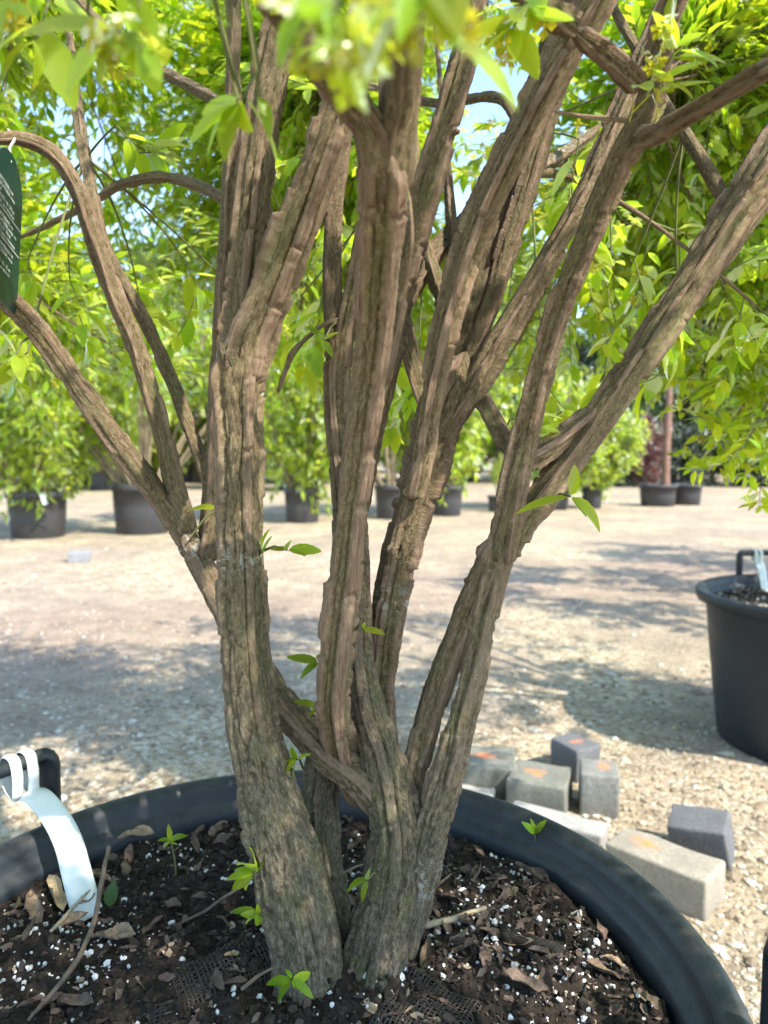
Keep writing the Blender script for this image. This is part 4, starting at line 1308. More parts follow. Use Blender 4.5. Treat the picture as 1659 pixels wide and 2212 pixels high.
# ------------------------------------------------------------------ more shrubs of the same row, standing further along
def row_shrub():
    rng = np.random.default_rng(31)
    base = np.array([2.85, 3.86, .42])
    t = thing('winged_shrub', 'leafy green shrub of the same row behind the drooping boughs', 'shrub', tuple(base), 0, 'shrubs further along the row')
    c = Crown(rng)
    src = []
    for k in range(5):
        a = k * 1.26
        d = np.array([math.cos(a), math.sin(a), 0])
        P = np.array([base + d * .03, base + d * .08 + [0, 0, .3], base + d * .22 + [0, 0, .75], base + d * .42 + [0, 0, 1.2], base + d * .55 + [0, 0, 1.6]])
        C4, S = catmull(np.c_[P, [.019, .017, .015, .011, .007]], 0.01)
        stem_mesh('stem', C4[:, :3], C4[:, 3], S, rng, 0.004, (.5, 0), 0.95, t, base, None, False, nmax=16)
        Tn = frames(C4[:, :3])[0]
        src += [(C4[i, :3], Tn[i]) for i in range(0, len(S), 6) if C4[i, 2] > .95]
    sp, sd = np.array([q[0] for q in src]), np.array([q[1] for q in src])
    n = 0
    while n < 46:
        v = rng.normal(size=3); v /= np.linalg.norm(v)
        T = base + [0, 0, 1.25] + v * rng.uniform(.45, 1) ** .6 * np.array([1.1, 1.1, .8])
        if T[2] < 1.0: continue
        k = int(np.argmin(np.linalg.norm(sp - T, axis=1)))
        if grow_branch(c, sp[k], sd[k], T, .007, rng, t, base, None, flowers=.2, every=.055, leafsize=(.03, .055)): n += 1
    finish_crown(c, t, base, 0, rng, M['leaf_mass'], [LEAF_TINY])
    return t
row3 = row_shrub()
big_pot('large black plastic pot under the shrub behind the drooping boughs', Vector((2.85, 3.86, 0)), [])
row4 = copy_tree(row3)
row4.location = (4.35, 5.55, .42)
row4.rotation_euler = (0, 0, 2.0)
row4['label'] = 'farther leafy green shrub at the end of the drooping row'
big_pot('large black plastic pot under the farther shrub of the row', Vector((4.35, 5.55, 0)), [])

# ------------------------------------------------------------------ hanging plant tag
def tag_material():
    return simple('tag_green_plastic', (0.006, 0.042, 0.034), 0.35, (0.004, 0.03, 0.026), 30)
M['tag'] = tag_material()
mlet, ntl, bl = nmat('tag_lettering')
bl.inputs['Base Color'].default_value = (0.72, 0.74, 0.70, 1)
bl.inputs['Roughness'].default_value = 0.6
def plant_tag():
    top = at(24, 332, .655)
    bot = at(18, 665, .655)
    Ht = (top - bot).length
    Wt = 0.075
    t = thing('plant_tag', 'dark green plastic plant tag with white lettering hanging from an arched branch', 'tag', top)
    # local frame: x across the tag, z up, seen at a slant
    ex = Vector((-0.20, 0.97, -0.10)).normalized()
    ez = (top - bot).normalized()
    ez = (ez - ex * ez.dot(ex)).normalized()
    ey = ez.cross(ex)
    rot = Matrix((ex, ey, ez)).transposed()
    t.rotation_euler = rot.to_euler()
    out = []
    rr = 0.030
    for k in range(13):
        a = math.pi * k / 12
        out.append((math.cos(a) * Wt / 2, -rr + math.sin(a) * rr))
    out += [(-Wt / 2, -Ht + .006), (-Wt / 2 + .006, -Ht), (Wt / 2 - .006, -Ht), (Wt / 2, -Ht + .006)]
    n = len(out)
    V = [(x, -.0006, z) for x, z in out] + [(x, .0006, z) for x, z in out]
    F4 = np.array([(i, (i + 1) % n, n + (i + 1) % n, n + i) for i in range(n)])
    link('tag_plate', mesh_from('tag_plate', np.array(V), [F4, np.array([list(range(n))[::-1]]), np.array([list(range(n, 2 * n))])], False), M['tag'], t)
    lines = ['HERFSTKLEUR: rood', 'VRUCHTKLEUR: oranje-', 'rood', 'HOOGTE: 140 - 200 cm', 'LICHT: zon, halfschaduw', '', 'HERBSTFÄRBUNG: rot', 'FRUCHTFARBE: orange - rot', 'HÖHE: 140 - 200 cm', 'LICHT: Sonne, Halbschatten', '',
             'AUTUMN COLOUR: red', 'FRUIT COLOUR: orange -', 'red', 'HEIGHT: 140 - 200 cm', 'LIGHT: sun, half shade']
    z = -.034
    step = (Ht - .055) / len(lines)
    for ln in lines:
        if ln:
            cu = bpy.data.curves.new('lettering', 'FONT')
            cu.body = ln
            cu.size = step * 0.98
            cu.align_x = 'LEFT'
            tmp = bpy.data.objects.new('lettering_tmp', cu)
            COL.objects.link(tmp)
            dg = bpy.context.evaluated_depsgraph_get()
            me = bpy.data.meshes.new_from_object(tmp.evaluated_get(dg))
            bpy.data.objects.remove(tmp)
            xs = [v.co.x for v in me.vertices]
            fit = min(1.0, (Wt - .008) / max(xs))
            o = link('lettering', me, mlet, t)
            o.rotation_euler = (R(90), 0, 0)
            o.scale = (fit, 1, 1)
            o.location = (-Wt / 2 + .004, -.0011, z)
        else:
            V = np.array([(-Wt / 2 + .003, -.0010, z + step * .5), (Wt / 2 - .003, -.0010, z + step * .5), (Wt / 2 - .003, -.0010, z + step * .5 + .0006), (-Wt / 2 + .003, -.0010, z + step * .5 + .0006)])
            link('divider_line', mesh_from('divider_line', V, np.array([(0, 1, 2, 3)]), False), mlet, t)
        z -= step
    inv = rot.inverted()
    pts = [Vector((0, 0, -.008)), Vector((.002, .002, .006)), inv @ (at(34, 296, .69) - top), inv @ (at(20, 285, .70) - top)]
    V, F = tubes([(np.array([p[:] for p in pts]), np.full(4, .0011)), (np.array([p[:] for p in pts]) + [[.003, .001, 0], [.004, .002, 0], [.002, 0, 0], [-.004, 0, 0]], np.full(4, .0011))], 6)
    link('tie_string', mesh_from('tie_string', V, F), simple('white_tie', (0.66, 0.65, 0.6), .6), t)
plant_tag()

# ------------------------------------------------------------------ litter on the soil
def dead_leaf_material(name, c1, c2):
    m, nt, b = nmat(name)
    v = texco(nt)
    rnd = nt.nodes.new('ShaderNodeObjectInfo').outputs['Random']
    n = noise(nt, v, 6, 5, 0.65)
    c = ramp(nt, n, [(0.3, c1), (0.7, c2)])
    h = N(nt, 'ShaderNodeHueSaturation')
    nt.links.new(c, h.inputs['Color'])
    nt.links.new(mathn(nt, 'ADD', 0.55, mathn(nt, 'MULTIPLY', rnd, 0.9)), h.inputs['Value'])
    nt.links.new(mathn(nt, 'ADD', 0.485, mathn(nt, 'MULTIPLY', mathn(nt, 'FRACT', mathn(nt, 'MULTIPLY', rnd, 9.7)), 0.03)), h.inputs['Hue'])
    nt.links.new(h.outputs[0], b.inputs['Base Color'])
    b.inputs['Roughness'].default_value = 0.7
    bump(nt, b, n, 0.05, 0.5)
    return m
M['dead'] = dead_leaf_material('dead_leaf_brown', (0.070, 0.044, 0.031), (0.185, 0.125, 0.09))
M['tan'] = dead_leaf_material('dead_leaf_tan', (0.20, 0.13, 0.07), (0.40, 0.29, 0.18))

def dead_leaf_mesh(i):
    rs = np.random.default_rng(300 + i)
    rows, cols = 9, 5
    t = np.linspace(0, 1, rows)
    W = rs.uniform(.22, .34)
    w = W * 1.9 * t ** .55 * (1 - t) ** .75 + .01
    curl, roll = rs.uniform(-.8, .8), rs.uniform(.2, 2.2)
    V = []
    for a in range(rows):
        for c in range(cols):
            k = (c / (cols - 1) * 2 - 1)
            ang = k * roll * .8
            y = math.sin(ang) / max(roll * .8, .05) * w[a]
            z = (1 - math.cos(ang)) / max(roll * .8, .05) * w[a]
            x = t[a]
            z += curl * .35 * (t[a] - .4) ** 2 + .05 * math.sin(t[a] * 9 + i) * k
            V.append((x - .5, y, z))
    V = np.array(V)
    V += 0.035 * np.stack([vnoise(V * 5, 400 + i), vnoise(V * 5, 420 + i), vnoise(V * 5, 440 + i)], 1)
    # torn margin
    V[::cols, 1] *= 1 - .35 * rs.random(rows); V[cols - 1::cols, 1] *= 1 - .35 * rs.random(rows)
    F = [(a * cols + c, (a + 1) * cols + c, (a + 1) * cols + c + 1, a * cols + c + 1) for a in range(rows - 1) for c in range(cols - 1)]
    return mesh_from('dry_leaf_%d' % i, V, np.array(F))
DL_B = [dead_leaf_mesh(i) for i in range(8)]
DL_T = [dead_leaf_mesh(i + 8) for i in range(3)]
for me in DL_B: me.materials.append(M['dead'])
for me in DL_T: me.materials.append(M['tan'])
rd = np.random.default_rng(61)
def put_leaf(x, y, L, me, label, group, lift=.004, tilt=.6):
    z = float(soil_z(np.array([x]), np.array([y]))[0])
    o = bpy.data.objects.new('dead_leaf', me)
    COL.objects.link(o)
    o.location = (x, y, z + lift)
    o.rotation_euler = (rd.uniform(-tilt, tilt), rd.uniform(-tilt, tilt), rd.uniform(0, 6.28))
    o.scale = (L, L, L)
    tag(o, label, 'leaf', group)
    return o
LAND = [((-.31, .74), 'beside the buried end of the white strap'), ((-.16, .60), 'next to the burlap by the forked trunk'), ((-.04, .70), 'between the two trunk feet'), ((.04, .66), 'at the foot of the mossy trunk'),
        ((.09, .74), 'around the straw-coloured stick'), ((.18, .76), 'below the thin seedling at the wall'), ((.20, .62), 'along the inner pot wall facing the long paver'), ((-.20, .84), 'along the inner wall behind the toothed seedling'), ((.06, .86), 'in the soil strip behind the leaning trunk'), ((-.10, .88), 'against the wall behind the main trunk'), ((.12, .57), 'in the thick litter near the burlap fold')]
def leaf_label(x, y, L, tan):
    w = min(LAND, key=lambda q: (q[0][0] - x) ** 2 + (q[0][1] - y) ** 2)[1]
    sz = 'small' if L < .021 else ('broad' if L > .029 else 'curled')
    return '%s %s leaf %s' % (sz, 'pale tan dried' if tan else 'dry brown', w), '%s leaves %s' % ('tan dried' if tan else 'brown dead', w)
cnt = 0
while cnt < 165:
    a, q = rd.uniform(0, 6.28), .318 * math.sqrt(rd.random())
    x, y = PC.x + q * math.cos(a), PC.y + q * math.sin(a)
    if y < .55: continue
    dens = .25 + .75 * (x > .02) + .3 * (q > .27)
    if math.hypot(x + .05, y - .61) < .07 or rd.random() > dens: continue
    tan = rd.random() < .13
    Lf = rd.uniform(.014, .034)
    put_leaf(x, y, Lf, (DL_T if tan else DL_B)[int(rd.integers(0, 3 if tan else 8))], *leaf_label(x, y, Lf, tan), rd.uniform(.002, .007))
    cnt += 1
for (px, py, L, me) in ((285, 1815, .055, DL_T[1]), (120, 1935, .05, DL_T[2]), (75, 1965, .05, DL_T[0]), (245, 2030, .05, DL_T[0]), (160, 2160, .045, DL_B[1]), (1150, 1890, .042, DL_B[2]), (1270, 1900, .05, DL_B[3]), (1130, 2140, .036, DL_B[4]), (1300, 2090, .034, DL_B[5]), (1180, 2060, .034, DL_B[0])):
    p = at_z(px, py, .442)
    put_leaf(p.x, p.y, L, me, *leaf_label(p.x, p.y, L, me in DL_T), .008, .35)

def litter_shreds():
    x, y = in_pot(5200, .322, .52)
    k = RNG.random(len(x)) < np.where(x > .0, .85, .45)
    x, y = x[k], y[k]
    n = len(x)
    s_ = np.clip(RNG.lognormal(-5.15, .5, n), .0022, .013)
    tv = np.array([(-.5, -.22, 0), (0, -.3, .12), (.5, -.12, .02), (.5, .16, .1), (.05, .28, -.04), (-.5, .2, .14)], float)
    tf = np.array([(0, 1, 4, 5), (1, 2, 3, 4)])
    a = rand_rot(n)
    a[:, 2, :] *= .0
    up = np.array([0, 0, 1.]) + RNG.normal(size=(n, 3)) * .45
    ax = RNG.normal(size=(n, 3)) * [1, 1, .35]
    V, F, t = scatter(tv, tf, np.stack([x, y, soil_z(x, y) + .0022], 1), ortho(ax, up), s_[:, None] * RNG.uniform(.5, 1.3, (n, 3)), RNG.random(n), .3)
    m, nt, b = nmat('leaf_shreds')
    nt.links.new(ramp(nt, attr(nt, 'tint'), [(0, (.024, .017, .013)), (.5, (.070, .048, .036)), (.85, (.14, .10, .073)), (1, (.30, .22, .14))]), b.inputs['Base Color'])
    b.inputs['Roughness'].default_value = .8
    o = link('leaf_litter', mesh_from('leaf_litter', V, F, False, {'tint': t}), m)
    tag(o, 'fine shredded brown leaf bits mixed into the potting soil', 'litter', kind='stuff')
litter_shreds()

# fallen twigs on the soil, each its own
M['stick'] = simple('dry_twig', (0.19, 0.135, 0.095), .85, (0.09, 0.062, 0.045), 90, .0006)
M['straw'] = simple('straw_stick', (0.42, 0.34, 0.22), .8, (0.25, 0.19, 0.115), 120, .0006)
def soil_stick(pts, r, label, mat, name='fallen_twig', lift=.004, forks=()):
    P = []
    for (px, py, h) in pts:
        p = at_z(px, py, .436)
        z = float(soil_z(np.array([p.x]), np.array([p.y]))[0]) + lift + h
        P.append(list(at_z(px, py, z)[:]) + [r])
    P = np.array(P)
    P[-1, 3] *= .6
    C4, S = catmull(P, .004)
    o0 = P[0, :3]
    c = C4[:, :3] + .0012 * np.stack([vnoise(C4[:, :3] * 60, 5), vnoise(C4[:, :3] * 60, 6), vnoise(C4[:, :3] * 60, 7)], 1) - o0
    polys = [(c, C4[:, 3] * (1 + .18 * vnoise(C4[:, :3] * 130, 8)))]
    V, F = tubes(polys, 7)
    n = len(c)
    o = link(name, mesh_from(name, V, [F, np.array([list(range(6, -1, -1))]), np.array([list(range((n - 1) * 7, n * 7))])]), mat, None, o0)
    tag(o, label, 'twig')
soil_stick([(235, 1830, .035), (220, 1900, .022), (212, 1960, .012), (190, 2030, .006), (140, 2110, .004), (60, 2205, .004)], .0024, 'long brown forked twig lying from the pot rim across the soil', M['stick'])
soil_stick([(560, 1880, .01), (500, 1930, .006), (420, 1980, .003), (360, 2005, .002)], .0016, 'thin grey twig pointing at the trunk from the open soil', M['stick'])
soil_stick([(915, 2000, .004), (985, 1982, .004), (1050, 1962, .006)], .0032, 'straight straw-coloured stick beside the second trunk', M['straw'])
soil_stick([(1235, 1870, .006), (1300, 1920, .004), (1340, 1955, .003)], .0017, 'thin straw stalk running along the inner pot wall', M['straw'])
soil_stick([(520, 2135, .006), (560, 2105, .008), (590, 2090, .012)], .0015, 'short reddish twig touching the foot of the trunk', M['stick'])
soil_stick([(110, 2010, .004), (170, 1950, .006), (195, 1925, .01)], .0018, 'pale twig lying by the end of the white strap', M['straw'])
soil_stick([(900, 1960, .006), (935, 1920, .006), (975, 1888, .01)], .0014, 'thin bent twig on the litter behind the second trunk', M['stick'])
soil_stick([(720, 1900, .004), (750, 1880, .006), (795, 1868, .008)], .0014, 'fine grey twig lying between the two trunks', M['stick'])
soil_stick([(1085, 2015, .003), (1140, 2040, .003), (1160, 2055, .003)], .0052, 'stubby dark wood chip amid the brown leaf litter', M['soil'])
soil_stick([(205, 1930, .02), (195, 1945, .018), (172, 1952, .016)], .0011, 'short twig stub resting over the white strap', M['stick'], lift=.008)

# seedlings that have sprung up in the soil
def seedling(base, top, leaves, label):
    B0 = at_z(base[0], base[1], .435)
    T0 = at(top[0], top[1], B0.y)
    t = thing('seedling', label, 'seedling', B0)
    d = T0 - B0
    pts = np.array([(0, 0, -.006), (d.x * .15, 0, d.z * .33), (d.x * .5, 0, d.z * .66), (d.x, 0, d.z)])
    C, _ = catmull(pts, .004)
    V, F = tubes([(C, np.linspace(.0011, .0009, len(C)))], 6)
    link('stalk', mesh_from('stalk', V, F), M['twig'], t)
    for (px, py, f) in leaves:
        S0 = B0 + d * f
        e = at(px, py, B0.y + rd.uniform(-.012, .006))
        a = np.array((e - S0)[:])
        L = float(np.linalg.norm(a))
        rot = ortho(a[None], np.array([[rd.uniform(-.3, .3), -.6, 1.0]]))
        leaf_parts(t, np.array(B0[:]), np.array([S0[:]]), rot, np.array([L]), [0], rd)
seedling((380, 1885), (368, 1815), [(340, 1812, 1), (392, 1800, 1), (365, 1782, 1), (350, 1830, .95), (385, 1822, .9)], 'green toothed seedling standing in the soil near the white strap')
seedling((1158, 1862), (1155, 1800), [(1128, 1776, 1), (1176, 1774, 1), (1150, 1768, 1), (1165, 1828, .55)], 'thin green seedling standing against the dark inner wall of the pot')
gl = bpy.data.objects.new('fallen_leaf', LEAF_HI and mesh_from('green_fallen_leaf', LEAF_HI[2][0] * [1, 1.25, 1], LEAF_HI[2][1], True, {'vein': LEAF_HI[2][2]}))
gl.data.materials.append(leaf_material('dark_leaf', (0.03, 0.075, 0.025), (0.05, 0.12, 0.02), True))
COL.objects.link(gl)
_b, _t = at_z(236, 1958, .446), at_z(244, 1902, .470)
gl.matrix_basis = Matrix.Translation(_b) @ Matrix(ortho(np.array([(_t - _b)[:]]), np.array([[.3, -1, .6]]))[0].tolist()).to_4x4() @ Matrix.Scale((_t - _b).length, 4)
tag(gl, 'single dark green leaf lying on the soil beside the white strap', 'leaf')

# ------------------------------------------------------------------ burlap scraps of the root ball
def burlap(cx, cy, w, h, rz, label, z0=.010):
    t = thing('burlap', label, 'burlap', (cx, cy, 0), rz)
    ca, sa = math.cos(rz), math.sin(rz)
    pitch = .0038
    def surf(u, v, k):
        x, y = cx + u * ca - v * sa, cy + u * sa + v * ca
        P = np.stack([x, y, np.zeros_like(x)], 1)
        z = 0.434 + 0.018 * np.exp(-(np.hypot(x + .05, y - .62) / .13) ** 2) + z0 - .007 + .006 * fbm(P * 22, 90, 2)
        e = np.maximum(np.abs(u) / (w / 2), np.abs(v) / (h / 2))
        return z - .022 * np.clip((e - .66) / .34, 0, 1) ** 1.4 + k
    polys = []
    for d in (0, 1):
        L, Wd = (w, h) if d == 0 else (h, w)
        m = int(Wd / pitch)
        for i in range(m):
            o = -Wd / 2 + (i + .5) * pitch + rd.uniform(-.0006, .0006)
            s = np.arange(-L / 2 + rd.uniform(0, .008), L / 2 - rd.uniform(0, .008), pitch * .5)
            wav = .0007 * np.sin(s / pitch * math.pi + (i % 2) * math.pi + d * math.pi)
            wob = .0009 * vnoise(np.stack([s * 60, np.full(len(s), i * .37), np.full(len(s), d * 5.0)], 1), 95)
            u, v = (s, o + wob) if d == 0 else (o + wob, s)
            z = surf(u, v, wav)
            polys.append((np.stack([u, v, z], 1), np.full(len(s), .00085 * rd.uniform(.8, 1.25))))
    V, F = tubes(polys, 4)
    o = link('weave', mesh_from('weave', V, F), M['burlap'], t)
    o['kind'] = 'stuff'
M['burlap'] = simple('burlap_jute', (0.062, 0.049, 0.037), .95, (0.018, 0.014, 0.011), 40, .0006)
_b = at_z(500, 2080, .45)
burlap(_b.x, _b.y, .13, .075, .5, 'coarse brown burlap weave bulging from the soil beside the forked trunk foot')
_b = at_z(420, 2190, .45)
burlap(_b.x, _b.y, .10, .09, .2, 'flat dark burlap scrap half buried in open perlite soil', .006)
_b = at_z(930, 2170, .45)
burlap(_b.x, _b.y, .09, .09, -.5, 'rounded burlap fold showing at the foot of the mossy second trunk', .012)

# ------------------------------------------------------------------ loose paving stones beside the pot
def concrete_material(name, c1, c2, paint):
    m, nt, b = nmat(name)
    v = texco(nt)
    n = noise(nt, v, 150, 6, .7)
    n2 = noise(nt, v, 14, 4, .6)
    c = ramp(nt, n, [(.3, c1), (.7, c2)])
    c = mixc(nt, ramp(nt, n2, [(.35, (0, 0, 0)), (.7, (.6, .6, .6))]), c, tuple(.8 * k for k in c1))
    if paint is not None:
        px_, py_, rx, ry = paint
        sx = N(nt, 'ShaderNodeSeparateXYZ'); nt.links.new(v, sx.inputs[0])
        d1 = mathn(nt, 'POWER', mathn(nt, 'DIVIDE', mathn(nt, 'SUBTRACT', sx.outputs[0], px_), rx), 2)
        d2 = mathn(nt, 'POWER', mathn(nt, 'DIVIDE', mathn(nt, 'SUBTRACT', sx.outputs[1], py_), ry), 2)
        g = mathn(nt, 'ADD', mathn(nt, 'ADD', d1, d2), mathn(nt, 'MULTIPLY', noise(nt, v, 34, 6, .8), 2.6))
        f = ramp(nt, mathn(nt, 'MULTIPLY', g, .4), [(.50, (1, 1, 1)), (.62, (0, 0, 0))])
        g2 = N(nt, 'ShaderNodeNewGeometry')
        up = N(nt, 'ShaderNodeSeparateXYZ')
        no = texco(nt, 'Normal'); nt.links.new(no, up.inputs[0])
        f2 = mathn(nt, 'MULTIPLY', f, mathn(nt, 'GREATER_THAN', up.outputs[2], .6))
        c = mixc(nt, mathn(nt, 'MULTIPLY', f2, .85), c, (.75, .22, .06))
    nt.links.new(c, b.inputs['Base Color'])
    b.inputs['Roughness'].default_value = .9
    bump(nt, b, n, .003, .7)
    return m

def block_mesh(dx, dy, dz, seed, bev=.007):
    bm = bmesh.new()
    bmesh.ops.create_cube(bm, size=1)
    for v in bm.verts:
        v.co.x *= dx; v.co.y *= dy; v.co.z = (v.co.z + .5) * dz
    bmesh.ops.bevel(bm, geom=list(bm.edges), offset=bev, segments=3, affect='EDGES', profile=.6)
    bmesh.ops.subdivide_edges(bm, edges=[e for e in bm.edges if e.calc_length() > .03], cuts=3, use_grid_fill=True)
    co = np.array([v.co[:] for v in bm.verts])
    k = .0022 * vnoise(co * 40, seed) + .0012 * vnoise(co * 120, seed + 1) - .009 * np.clip(vnoise(co * 22, seed + 2) - .45, 0, 1)
    bm.normal_update()
    for v, q in zip(bm.verts, k):
        v.co += v.normal * q
    me = bpy.data.meshes.new('paving_block')
    bm.to_mesh(me); bm.free()
    for p in me.polygons: p.use_smooth = True
    return me
def paver(px, py, dims, rz, label, c1, c2, paint=None, tilt=(0, 0), z=0.0, seed=1, name='paving_stone', group='loose paving stones beside the pot'):
    p = at_z(px, py, z)
    o = link(name, block_mesh(*dims, seed), concrete_material(name, c1, c2, paint), None, (p.x, p.y, z - .004))
    o.rotation_euler = (tilt[0], tilt[1], rz)
    tag(o, label, 'paving stone', group)
G1, G2 = (.12, .12, .098), (.25, .245, .205)
B1, B2 = (.085, .085, .09), (.165, .165, .172)
paver(1045, 1700, (.17, .15, .09), R(-8), 'greenish grey square paving stone with faded orange smear tucked behind the pot rim', G1, G2, (.0, .01, .075, .05), seed=2)
paver(1166, 1735, (.15, .14, .085), R(-22), 'chunky greenish grey paving stone with bright orange spot', G1, G2, (-.01, .0, .06, .045), seed=3)
paver(1242, 1672, (.092, .11, .10), R(28), 'dark blue-grey paving stone standing behind two other stones', B1, B2, (0, .0, .045, .035), seed=4)
paver(1292, 1748, (.095, .10, .115), R(-14), 'upright grey paving stone with thin orange streak on its top', G1, (.30, .29, .27), (.01, .01, .035, .05), seed=5)
paver(1200, 1805, (.23, .07, .05), R(-30), 'narrow pale concrete slab lying along the outside of the pot', (.26, .25, .23), (.44, .42, .39), None, seed=6)
paver(1028, 1745, (.09, .06, .05), R(-15), 'pale broken concrete piece squeezed against the pot rim', (.28, .27, .24), (.46, .44, .40), None, seed=7)
paver(1522, 1845, (.125, .085, .10), R(-34), 'tilted dark grey paving stone resting on gravel past the long slab', B1, B2, None, (R(14), R(-8)), seed=8)
paver(1432, 1920, (.21, .105, .085), R(-44), 'long buff paving stone with vivid orange paint marks beside the pot', (.21, .18, .14), (.38, .34, .27), (-.04, .0, .055, .052), seed=9)
paver(172, 1212, (.17, .13, .09), R(12), 'small grey block lying alone on the sunlit gravel', (.20, .20, .21), (.32, .32, .33), None, seed=10, group=None)

# ------------------------------------------------------------------ potted bushes across the yard
FAR_PROFILE = [(.02, .01), (.40, .01), (.42, .0), (.435, .02), (.47, .5), (.485, .86), (.52, .87), (.53, .885), (.53, .985), (.52, 1.0), (.49, 1.0), (.475, .97), (.46, .90), (.02, .89)]
fp_v, fp_f = lathe(FAR_PROFILE, 48)
far_pot_me = mesh_from('far_pot', fp_v, fp_f)
far_pot_me.materials.append(M['pot_far'])
fs_v, fs_f = lathe([(.01, .93), (.2, .925), (.40, .915), (.475, .90)], 32)
far_soil_me = mesh_from('far_pot_soil', fs_v, fs_f)
far_soil_me.materials.append(M['soil'])

def bush_mesh(seed, n_stem, n_leaf, leaf=.055, zmin=.22, sparse=0.0):
    """unit bush: height 1, radius about 0.42, leaves in twig sprays round upright canes"""
    rs = np.random.default_rng(seed)
    canes, pos, axis, nor, ln = [], [], [], [], []
    for i in range(n_stem):
        a = rs.uniform(0, 6.28); q = rs.uniform(.06, .42) ** .9
        d = np.array([math.cos(a) * q, math.sin(a) * q, 0])
        top = rs.uniform(.60, 1.0) * (1 - .45 * q)
        d2 = d * 1.05
        P = np.array([d * .12 + [0, 0, -.06], d2 * .5 + [0, 0, top * .22], d2 * .95 + [0, 0, top * .58], d2 + [0, 0, top]])
        C, S = catmull(P, .05)
        canes.append((C, np.linspace(.0085, .003, len(C))))
        nt_ = int(n_leaf / n_stem / 7)
        for k in range(nt_):
            f = rs.uniform(zmin + rs.uniform(0, .2), 1) ** (.8 if not sparse else .5)
            b = C[min(len(C) - 1, int(f * len(C)))]
            out = np.array([math.cos(a), math.sin(a), 0]) * .5 + rs.normal(size=3) * .7
            out /= np.linalg.norm(out)
            L = rs.uniform(.06, .20)
            e = b + out * L + [0, 0, .02]
            canes.append((np.array([b, (b + e) / 2 + [0, 0, .01], e]), np.array([.0025, .002, .0012])))
            for j in range(7):
                g = .25 + .75 * j / 6
                pos.append(b + (e - b) * g)
                ax = out * .5 + rs.normal(size=3) * .6
                axis.append(ax); nor.append(np.array([0, 0, 1.]) + rs.normal(size=3) * .55); ln.append(leaf * rs.uniform(.6, 1.2))
    rot = ortho(np.array(axis), np.array(nor))
    tv, tf, ve = LEAF_TINY
    V, F, t = scatter(tv, tf, np.array(pos), rot, np.array(ln), rs.random(len(ln)))
    crown = mesh_from('bush_crown', V, F, False, {'tint': t, 'vein': np.tile(ve, len(ln)) * .3})
    V, F = tubes(canes, 5)
    return crown, mesh_from('bush_canes', V, F)
BUSH = [bush_mesh(1, 20, 9800, .052, .05), bush_mesh(2, 18, 8400, .052, .05), bush_mesh(3, 22, 10500, .048, .04), bush_mesh(4, 22, 4200, .045, .32, 1.0)]
for c, s in BUSH:
    c.materials.append(M['bush_mass']); s.materials.append(M['cane'])

def far_bush(px, base_y, wpx, hpx, top_y, spread_px, kind, pot_label, bush_label, name='potted_bush', group=None, seed=0):
    g = at_z(px, base_y, 0.0)
    k = depth_of(g) / FPX
    wd, hp = wpx * k / 1.06, hpx * k
    t = thing('plant_pot', pot_label, 'pot', (g.x, g.y + wd * .4, -.004), 0, 'black pots across the yard')
    o = link('pot_body', far_pot_me, None, t); o.scale = (wd, wd, hp)
    o = link('soil_fill', far_soil_me, None, t); o.scale = (wd, wd, hp)
    if bush_label:
        H = (base_y - top_y) * k - hp * .85
        Wd = spread_px * k / .95
        b = thing('potted_bush', bush_label, 'bush', (g.x, g.y + wd * .4, hp * .92 - .004), (seed * 1.3) % 6.28, 'bushes in pots across the yard')
        c, s = BUSH[kind]
        oc = link('crown', c, None, b); oc.scale = (Wd, Wd, H)
        os_ = link('canes', s, None, b); os_.scale = (Wd, Wd, H)
    return g, k

far_bush(60, 1165, 132, 103, 560, 400, 0, 'black pot with white label standing on gravel near the hanging tag branch', 'bushy yellow-green shrub filling the pot that has a white label', seed=1)
far_bush(292, 1157, 136, 112, 560, 460, 3, 'black pot next to the bare gravel, second in its row', 'open shrub with many pale bare canes low down and leaves above', seed=2)
far_bush(650, 1131, 84, 76, 560, 340, 2, 'black pot with leaf shadows seen between two thick stems', 'dense bright green bush overhanging its pot, framed by two thick stems', seed=3)
far_bush(846, 1122, 78, 74, 600, 280, 3, 'black pot half hidden behind the leaning stem', 'sparse twiggy bush with pale canes behind the leaning stem', seed=4)
far_bush(968, 1115, 72, 66, 610, 320, 1, 'black pot showing just past the leaning stem', 'light green bush rising past the leaning stem', seed=5)
far_bush(1082, 1107, 54, 36, 985, 40, 3, 'small squat black pot beside the forking stem', 'tiny bare sapling in the squat pot', seed=6)
far_bush(1205, 1102, 62, 40, 800, 210, 1, 'low black pot behind the drooping leaf sprig', 'small green bush behind the drooping leaf sprig', seed=7)
far_bush(1283, 1099, 48, 46, 810, 200, 2, 'narrow black pot at the edge of the dark hedge', 'small round yellow-green bush at the edge of the dark hedge', seed=8)
far_bush(1432, 1095, 84, 48, 1030, 30, 3, 'broad black tub holding a straight bare tree trunk', None, seed=9)
far_bush(1492, 1092, 70, 46, 1030, 30, 3, 'ribbed black tub tight beside the tub with the bare trunk', None, seed=10)
